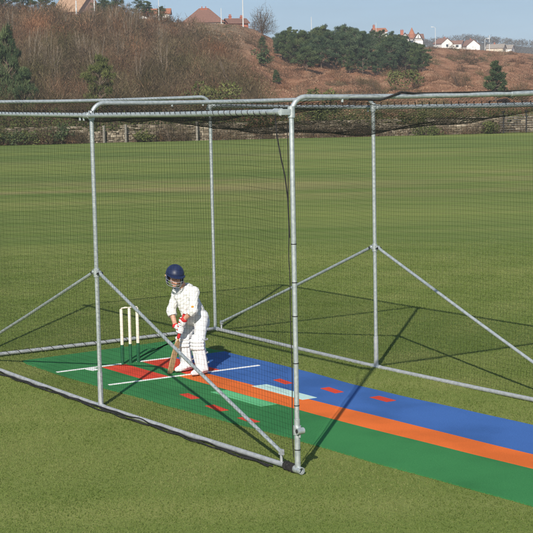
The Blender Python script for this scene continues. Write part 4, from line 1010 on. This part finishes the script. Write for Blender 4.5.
# wire mesh fence at the right
wf = thing('wire_fence', 'grey wire fence with dark posts before the wall at the right', 'fence', wallpt(512, .7))
pa, pb = np.array(wallpt(499, .7)), np.array(wallpt(590, .7)); dd = (pb - pa); ln = np.hypot(dd[0], dd[1]); dd /= ln
for q in np.arange(.3, ln, 1.75):
    p = pa + dd * q; mb = MB(); mb.box((p[0], p[1], .75), (.08, .08, 1.7), .6); mb.box((p[0], p[1], 1.60), (.22, .22, .12), .6); mb.build('post', M['bore_shade_post'], wf)
mb = MB()
for z in np.arange(.1, 1.5, .18): mb.tube([pa + np.array([0, 0, z]), pb + np.array([0, 0, z])], .006, 4)
o = mb.build('wire_mesh', M['galv_dull'], wf)

# ---- houses on the ridge
M['rooftile'] = mat('brown_tiles', (.15, .075, .055), .9, (.22, .115, .085), 3, stretch=(1, 1, 4))
M['roofred'] = mat('orange_tiles', (.30, .11, .06), .9, (.38, .16, .09), 3)
M['roofbrown'] = mat('weathered_tiles', (.20, .10, .07), .9, (.27, .15, .11), 3)
M['rooftan'] = mat('tan_tiles', (.32, .20, .13), .9, (.40, .26, .17), 3)
M['roofgrey'] = mat('grey_tiles', (.24, .20, .17), .9, (.31, .27, .23), 3)
M['pinkwall'] = mat('faded_brick', (.40, .24, .19), .9, (.48, .30, .24), 2)
M['render'] = mat('white_render', (.72, .71, .68), .9, (.80, .79, .76), 2)
M['cream'] = mat('cream_render', (.55, .48, .38), .9, (.64, .57, .46), 2)
M['timber'] = mat('dark_timber', (.035, .025, .02), .8)
M['brick'] = mat('red_brick', (.30, .10, .06), .9, (.38, .14, .09), 3)
M['glass'] = mat('window_glass', (.03, .04, .05), .1, spec=.6)
def house(name, label, u, t, w, d, hw, hr, roof, wallm, rz=0., hip=0., zoff=-.3, wins=(), chim=(), ridge='x', v=None):
    p = hp_(u, t, zoff) if v is None else at(u, v, t)
    a0 = math.atan2(RT[1], RT[0]) + rz; o = thing(name, label, 'house', tuple(p))
    X = Vector((math.cos(a0), math.sin(a0), 0)); Y = Vector((-math.sin(a0), math.cos(a0), 0)); Z = Vector((0, 0, 1)); P = Vector(p)
    def q(x, y, z): return P + X * x + Y * y + Z * z
    mb = MB(); mb.box(q(0, 0, hw / 2 - .5), (w, d, hw + 1), axes=(X, Y, Z))
    if ridge == 'y' : mb.add([q(-w / 2 + .02, s * d / 2, hw) for s in (-1, 1)] + [q(w / 2 - .02, s * d / 2, hw) for s in (-1, 1)] + [q(0, s * d / 2, hw + hr * .96) for s in (-1, 1)], [(0, 2, 4), (1, 5, 3), (0, 4, 5, 1), (2, 3, 5, 4)])
    elif hip == 0: mb.add([q(s * w / 2, -d / 2 + .02, hw) for s in (-1, 1)] + [q(s * w / 2, d / 2 - .02, hw) for s in (-1, 1)] + [q(s * w / 2, 0, hw + hr * .96) for s in (-1, 1)], [(0, 2, 4), (1, 5, 3), (0, 4, 5, 1), (2, 3, 5, 4)])
    mb.build('wall', M[wallm], o)
    e = .35; th = .14; mb = MB()
    if ridge == 'x':
        rx = w / 2 + e - hip; V = [q(-w / 2 - e, -d / 2 - e, hw - .1), q(w / 2 + e, -d / 2 - e, hw - .1), q(w / 2 + e, d / 2 + e, hw - .1), q(-w / 2 - e, d / 2 + e, hw - .1), q(-rx, 0, hw + hr), q(rx, 0, hw + hr)]
        F = [(0, 1, 5, 4), (2, 3, 4, 5), (1, 2, 5), (3, 0, 4)] if hip else [(0, 1, 5, 4), (2, 3, 4, 5)]
    else:
        V = [q(-w / 2 - e, -d / 2 - e, hw - .15), q(-w / 2 - e, d / 2 + e, hw - .15), q(w / 2 + e, d / 2 + e, hw - .15), q(w / 2 + e, -d / 2 - e, hw - .15), q(0, -d / 2 - e, hw + hr), q(0, d / 2 + e, hw + hr)]
        F = [(0, 4, 5, 1), (3, 2, 5, 4)]
    n = len(V); V2 = V + [v_ + Z * th for v_ in V]; F2 = [tuple(i + n for i in f) for f in F] + F
    from collections import Counter
    ed = Counter(tuple(sorted((f[i], f[(i + 1) % len(f)]))) for f in F for i in range(len(f)))
    F2 += [(a, b_, b_ + n, a + n) for (a, b_), c in ed.items() if c == 1]
    mb.add(V2, F2); rf = mb.build('roof', M[roof], o)
    for (x, y, h, cw) in chim:
        mb = MB(); mb.box(q(x, y, hw + hr * .7 + h / 2), (cw, cw * .8, h + hr * .6), axes=(X, Y, Z)); mb.box(q(x, y, hw + hr * 1.0 + h + .06), (cw + .14, cw * .8 + .14, .12), axes=(X, Y, Z))
        for k in (-1, 1): mb.tube([q(x + k * cw * .25, y, hw + hr + h + .1), q(x + k * cw * .25, y, hw + hr + h + .5)], .11, 8)
        mb.build('chimney', M['brick'], rf)
    for (x, z, ww, hh) in wins:
        mb = MB(); mb.box(q(x, -d / 2 - .03, z), (ww + .16, .1, hh + .16), axes=(X, Y, Z)); f = mb.build('window', M['render'], o)
        mb = MB(); mb.box(q(x, -d / 2 - .085, z), (ww, .03, hh), axes=(X, Y, Z)); mb.build('pane', M['glass'], f)
    return o, q
house('house', 'house with steep tan tiled roof at the top left of the ridge', 80, 300, 6.0, 7, 2.2, 3.4, 'rooftan', 'pinkwall', rz=-.55, zoff=-1.2, wins=((-1.2, 1.2, 1.2, 1.0),), chim=((1.6, 0, .5, .6),))
house('house', 'bungalow with wide brown hipped roof on the skyline', 205, 330, 8.2, 7.5, 1.6, 2.9, 'rooftile', 'cream', hip=3.4, zoff=-1.3, chim=((0, .2, .05, 1.6),))
house('house', 'small brown roofed house with two chimneys beside the hipped bungalow', 236, 335, 4.2, 5, 1.2, 1.0, 'rooftile', 'brick', zoff=-.8, rz=.3, chim=((-1.2, 0, .5, .55), (1.3, 0, .3, .5)))
house('house', 'orange roofed house partly hidden by low conifers on the skyline', 158, 350, 6, 5, 1.6, 1.1, 'roofred', 'render', zoff=-.2)
o, q = house('timbered_house', 'white house with dark timbered gables and orange turret roofs on the ridge', 411, 560, 8.4, 6, 4.2, 1.7, 'rooftile', 'render', zoff=-.6, wins=((-2.6, 1.2, 1.0, 1.2), (-.6, 1.2, 1.0, 1.2), (.0, 3.2, 1.0, 1.0), (3.0, 1.2, .9, 1.2)), chim=((-3.2, 0, 1.4, 1.1),), v=51.0)
for x in (-2.4, 2.3):
    mb = MB(); Vg = [q(x - 1.5, -3.35, 3.9), q(x + 1.5, -3.35, 3.9), q(x, -3.35, 6.2), q(x - 1.5, 0, 3.9), q(x + 1.5, 0, 3.9), q(x, 0, 6.2)]
    mb.add(Vg, [(0, 1, 2), (3, 5, 4), (0, 2, 5, 3), (1, 4, 5, 2), (0, 3, 4, 1)]); g = mb.build('gable', M['render'], o)
    mb = MB()
    for a, b_ in (((x - 1.8, 3.6), (x, 6.4)), ((x + 1.8, 3.6), (x, 6.4)), ((x - 1.3, 4.3), (x + 1.3, 4.3)), ((x, 4.2), (x, 6.0))): mb.tube([q(a[0], -3.40, a[1]), q(b_[0], -3.40, b_[1])], .14, 4)
    mb.build('bargeboard', M['timber'], g)
mb = MB()
for x in (-4.1, -1.6, 1.1, 4.1): mb.box(q(x, -3.04, 2.0), (.22, .1, 4.2))
mb.box(q(0, -3.06, 2.1), (8.4, .1, .25), axes=(Vector((RT[0], RT[1], 0)), Vector((-RT[1], RT[0], 0)), Vector((0, 0, 1)))); mb.build('timber_frame', M['timber'], o)
mb = MB(); mb.tube([q(.2, -1.5, 4.0), q(.2, -1.5, 5.9), q(.2, -1.5, 8.3)], 1, 10, radii=[1.1, 1.15, .05]); mb.build('turret_roof', M['roofred'], o)
house('house', 'white house end with red roof showing left of the timbered house', 379, 540, 4.2, 5, 3.2, 1.1, 'roofred', 'render', rz=.2, v=41, chim=((-1.8, 0, .9, .7),))
house('bungalow', 'white gabled bungalow with red tiled roof on the ridge', 443, 600, 4.6, 7, 2.0, 1.9, 'roofbrown', 'render', ridge='y', rz=.35, v=48.7, wins=((0, 1.1, .9, .9),), chim=((1.2, 1, .2, .5),))
house('bungalow', 'low white bungalow with dark windows between the two red roofs', 456, 606, 5.2, 6, 1.9, 1.2, 'roofbrown', 'render', rz=-.3, v=48.9, wins=((-1.5, 1.0, 1.0, .9), (1.0, 1.0, 1.1, .9)))
house('bungalow', 'white bungalow with steep sloping red gable at the right of the row', 470, 604, 5.4, 7, 1.4, 2.2, 'roofbrown', 'render', ridge='y', rz=.25, v=49.4, chim=((.6, 1, .2, .5),))
house('bungalow', 'grey roofed house with cream gable near the right of the ridge', 496, 640, 7.0, 6, 1.5, 1.6, 'roofgrey', 'cream', rz=-.35, v=52.0, chim=((-.6, 0, .4, .6),))
house('bungalow', 'smaller grey roofed house at the right end of the row', 507.5, 650, 4.6, 6, 1.4, 1.5, 'roofgrey', 'render', ridge='x', rz=-.35, v=52.2)
# ---- lamp posts and poles
M['polegrey'] = mat('pale_pole', (.50, .52, .52), .6, (.58, .60, .60), 5)
def pole(u, t, h, label, lamp=0., r=.075, name='street_lamp', cat='lamp', zo=0.):
    p = hp_(u, t, zo); o = thing(name, label, cat, tuple(p))
    mb = MB(); mb.tube([p + np.array([0, 0, -.5]), p + np.array([0, 0, h * .25]), p + np.array([0, 0, h])], r, 8, radii=[r * 1.5, r * 1.1, r * .8]); mb.build('mast', M['polegrey'], o, True)
    if lamp:
        d = np.array([RT[0], RT[1], 0]) * lamp; tp = p + np.array([0, 0, h])
        mb = MB(); mb.tube([tp - np.array([0, 0, .1]), tp + d * .5 + np.array([0, 0, .25]), tp + d + np.array([0, 0, .28])], r * .7, 8); mb.build('arm', M['polegrey'], o, True)
        mb = MB(); mb.box(tp + d * 1.25 + np.array([0, 0, .26]), (.6, .3, .16), math.atan2(RT[1], RT[0])); mb.build('lamp_head', M['polegrey'], o)
    return o
pole(79, 236, 2.6, 'pale pole in front of the tan roofed house', r=.11, name='pole', cat='pole')
pole(97, 238, 3.6, 'pale pole at the right of the tan roofed house', r=.09, name='pole', cat='pole')
pole(160.5, 238, 3.2, 'pale pole before the low conifers on the skyline', r=.06, name='pole', cat='pole')
pole(222, 262, 2.8, 'short pale pole before the small house with two chimneys', r=.06, name='pole', cat='pole')
pole(243.5, 262, 4.6, 'tall pale lamp post on the skyline right of the hipped bungalow', -.6, r=.09)
pole(311, 300, 5.6, 'pale pole rising behind the left part of the pine clump', r=.06, name='pole', cat='pole')
pole(375, 420, 6.6, 'thin pole on the skyline behind the right part of the pine clump', r=.06, name='pole', cat='pole')
pole(433.5, 420, 5.6, 'lamp post between the timbered house and the white bungalow', -.7, r=.07)
pole(482.5, 420, 3.2, 'short lamp post beside the tall mast on the ridge', .7, r=.07)
pole(487, 422, 4.4, 'tall plain mast right of the short lamp post', r=.09, name='pole', cat='pole')
# ---- far wooded rise beyond the houses
def far_z(u): return np.interp(u, [300, 380, 430, 450, 470, 490, 510, 533, 600, 760], [44, 44, 43, 40, 38, 40, 42, 44, 49, 52])
rg = np.random.default_rng(31); L = []; tn = []
us2 = np.arange(420, 640, 4.0); Vf = []; 
for t in (700, 860, 900, 1100):
    for u in us2:
        vt = far_z(u) + (4 if t == 860 else 5 if t == 900 else 0); s = (u - 266.5) / FPX * t; x, y = loc(s, t)
        z = 3.39 + (hv(u) - vt) / FPX * t if t in (860, 900) else -5 if t == 700 else 3
        Vf.append((x, y, float(z)))
n = len(us2); Ff = [(i * n + j, i * n + j + 1, (i + 1) * n + j + 1, (i + 1) * n + j) for i in range(3) for j in range(n - 1)]
tag(link('far_hill', npmesh('far_hill', Vf, Ff), mat('far_slope', (.10, .085, .07), .95, (.14, .12, .09), .05), None, True), kind='structure')
for k in range(900):
    u = rg.uniform(425, 630); t = rg.uniform(715, 880); q_ = np.clip((t - 700) / 160, 0, 1); s = (u - 266.5) / FPX * t; x, y = loc(s, t)
    zt = 3.39 + (hv(u) - far_z(u) - 4) / FPX * 860; z = -5 + (zt + 5) * q_
    S = leaf_cloud(rg, (x, y, z + 2.2), 2.3 * rg.uniform(.7, 1.2), 70, .9, .12, .8, .9); L.append(S); tn.append(np.clip(rg.normal(.35, .15) + rg.normal(0, .12, len(S)), 0, 1))
tag(link('far_wood', tri_mesh('far_wood', np.concatenate(L), np.concatenate(tn)), mat('far_twigs', (.075, .065, .055), .95, (.16, .14, .115), attr='tone', fac=(0, 1), spec=.03)), 'distant leafless wood on the rise behind the bungalows', 'wood', kind='stuff')

# ------------------------------------------------------------------ the air between here and the ridge
if HAZE > 0:
    hm = bpy.data.materials.new('haze_air'); hm.use_nodes = True; n_ = hm.node_tree.nodes; n_.remove(n_['Principled BSDF'])
    pv = n_.new('ShaderNodeVolumePrincipled'); pv.inputs['Color'].default_value = (.80, .88, 1.0, 1); pv.inputs['Density'].default_value = HAZE; pv.inputs['Anisotropy'].default_value = 0
    hm.node_tree.links.new(pv.outputs[0], n_['Material Output'].inputs['Volume'])
    hc = loc(0, 600); mb = MB(); mb.box((hc[0], hc[1], 34), (9000, 9000, 72), math.atan2(RT[1], RT[0]))
    tag(mb.build('haze', hm), kind='stuff')
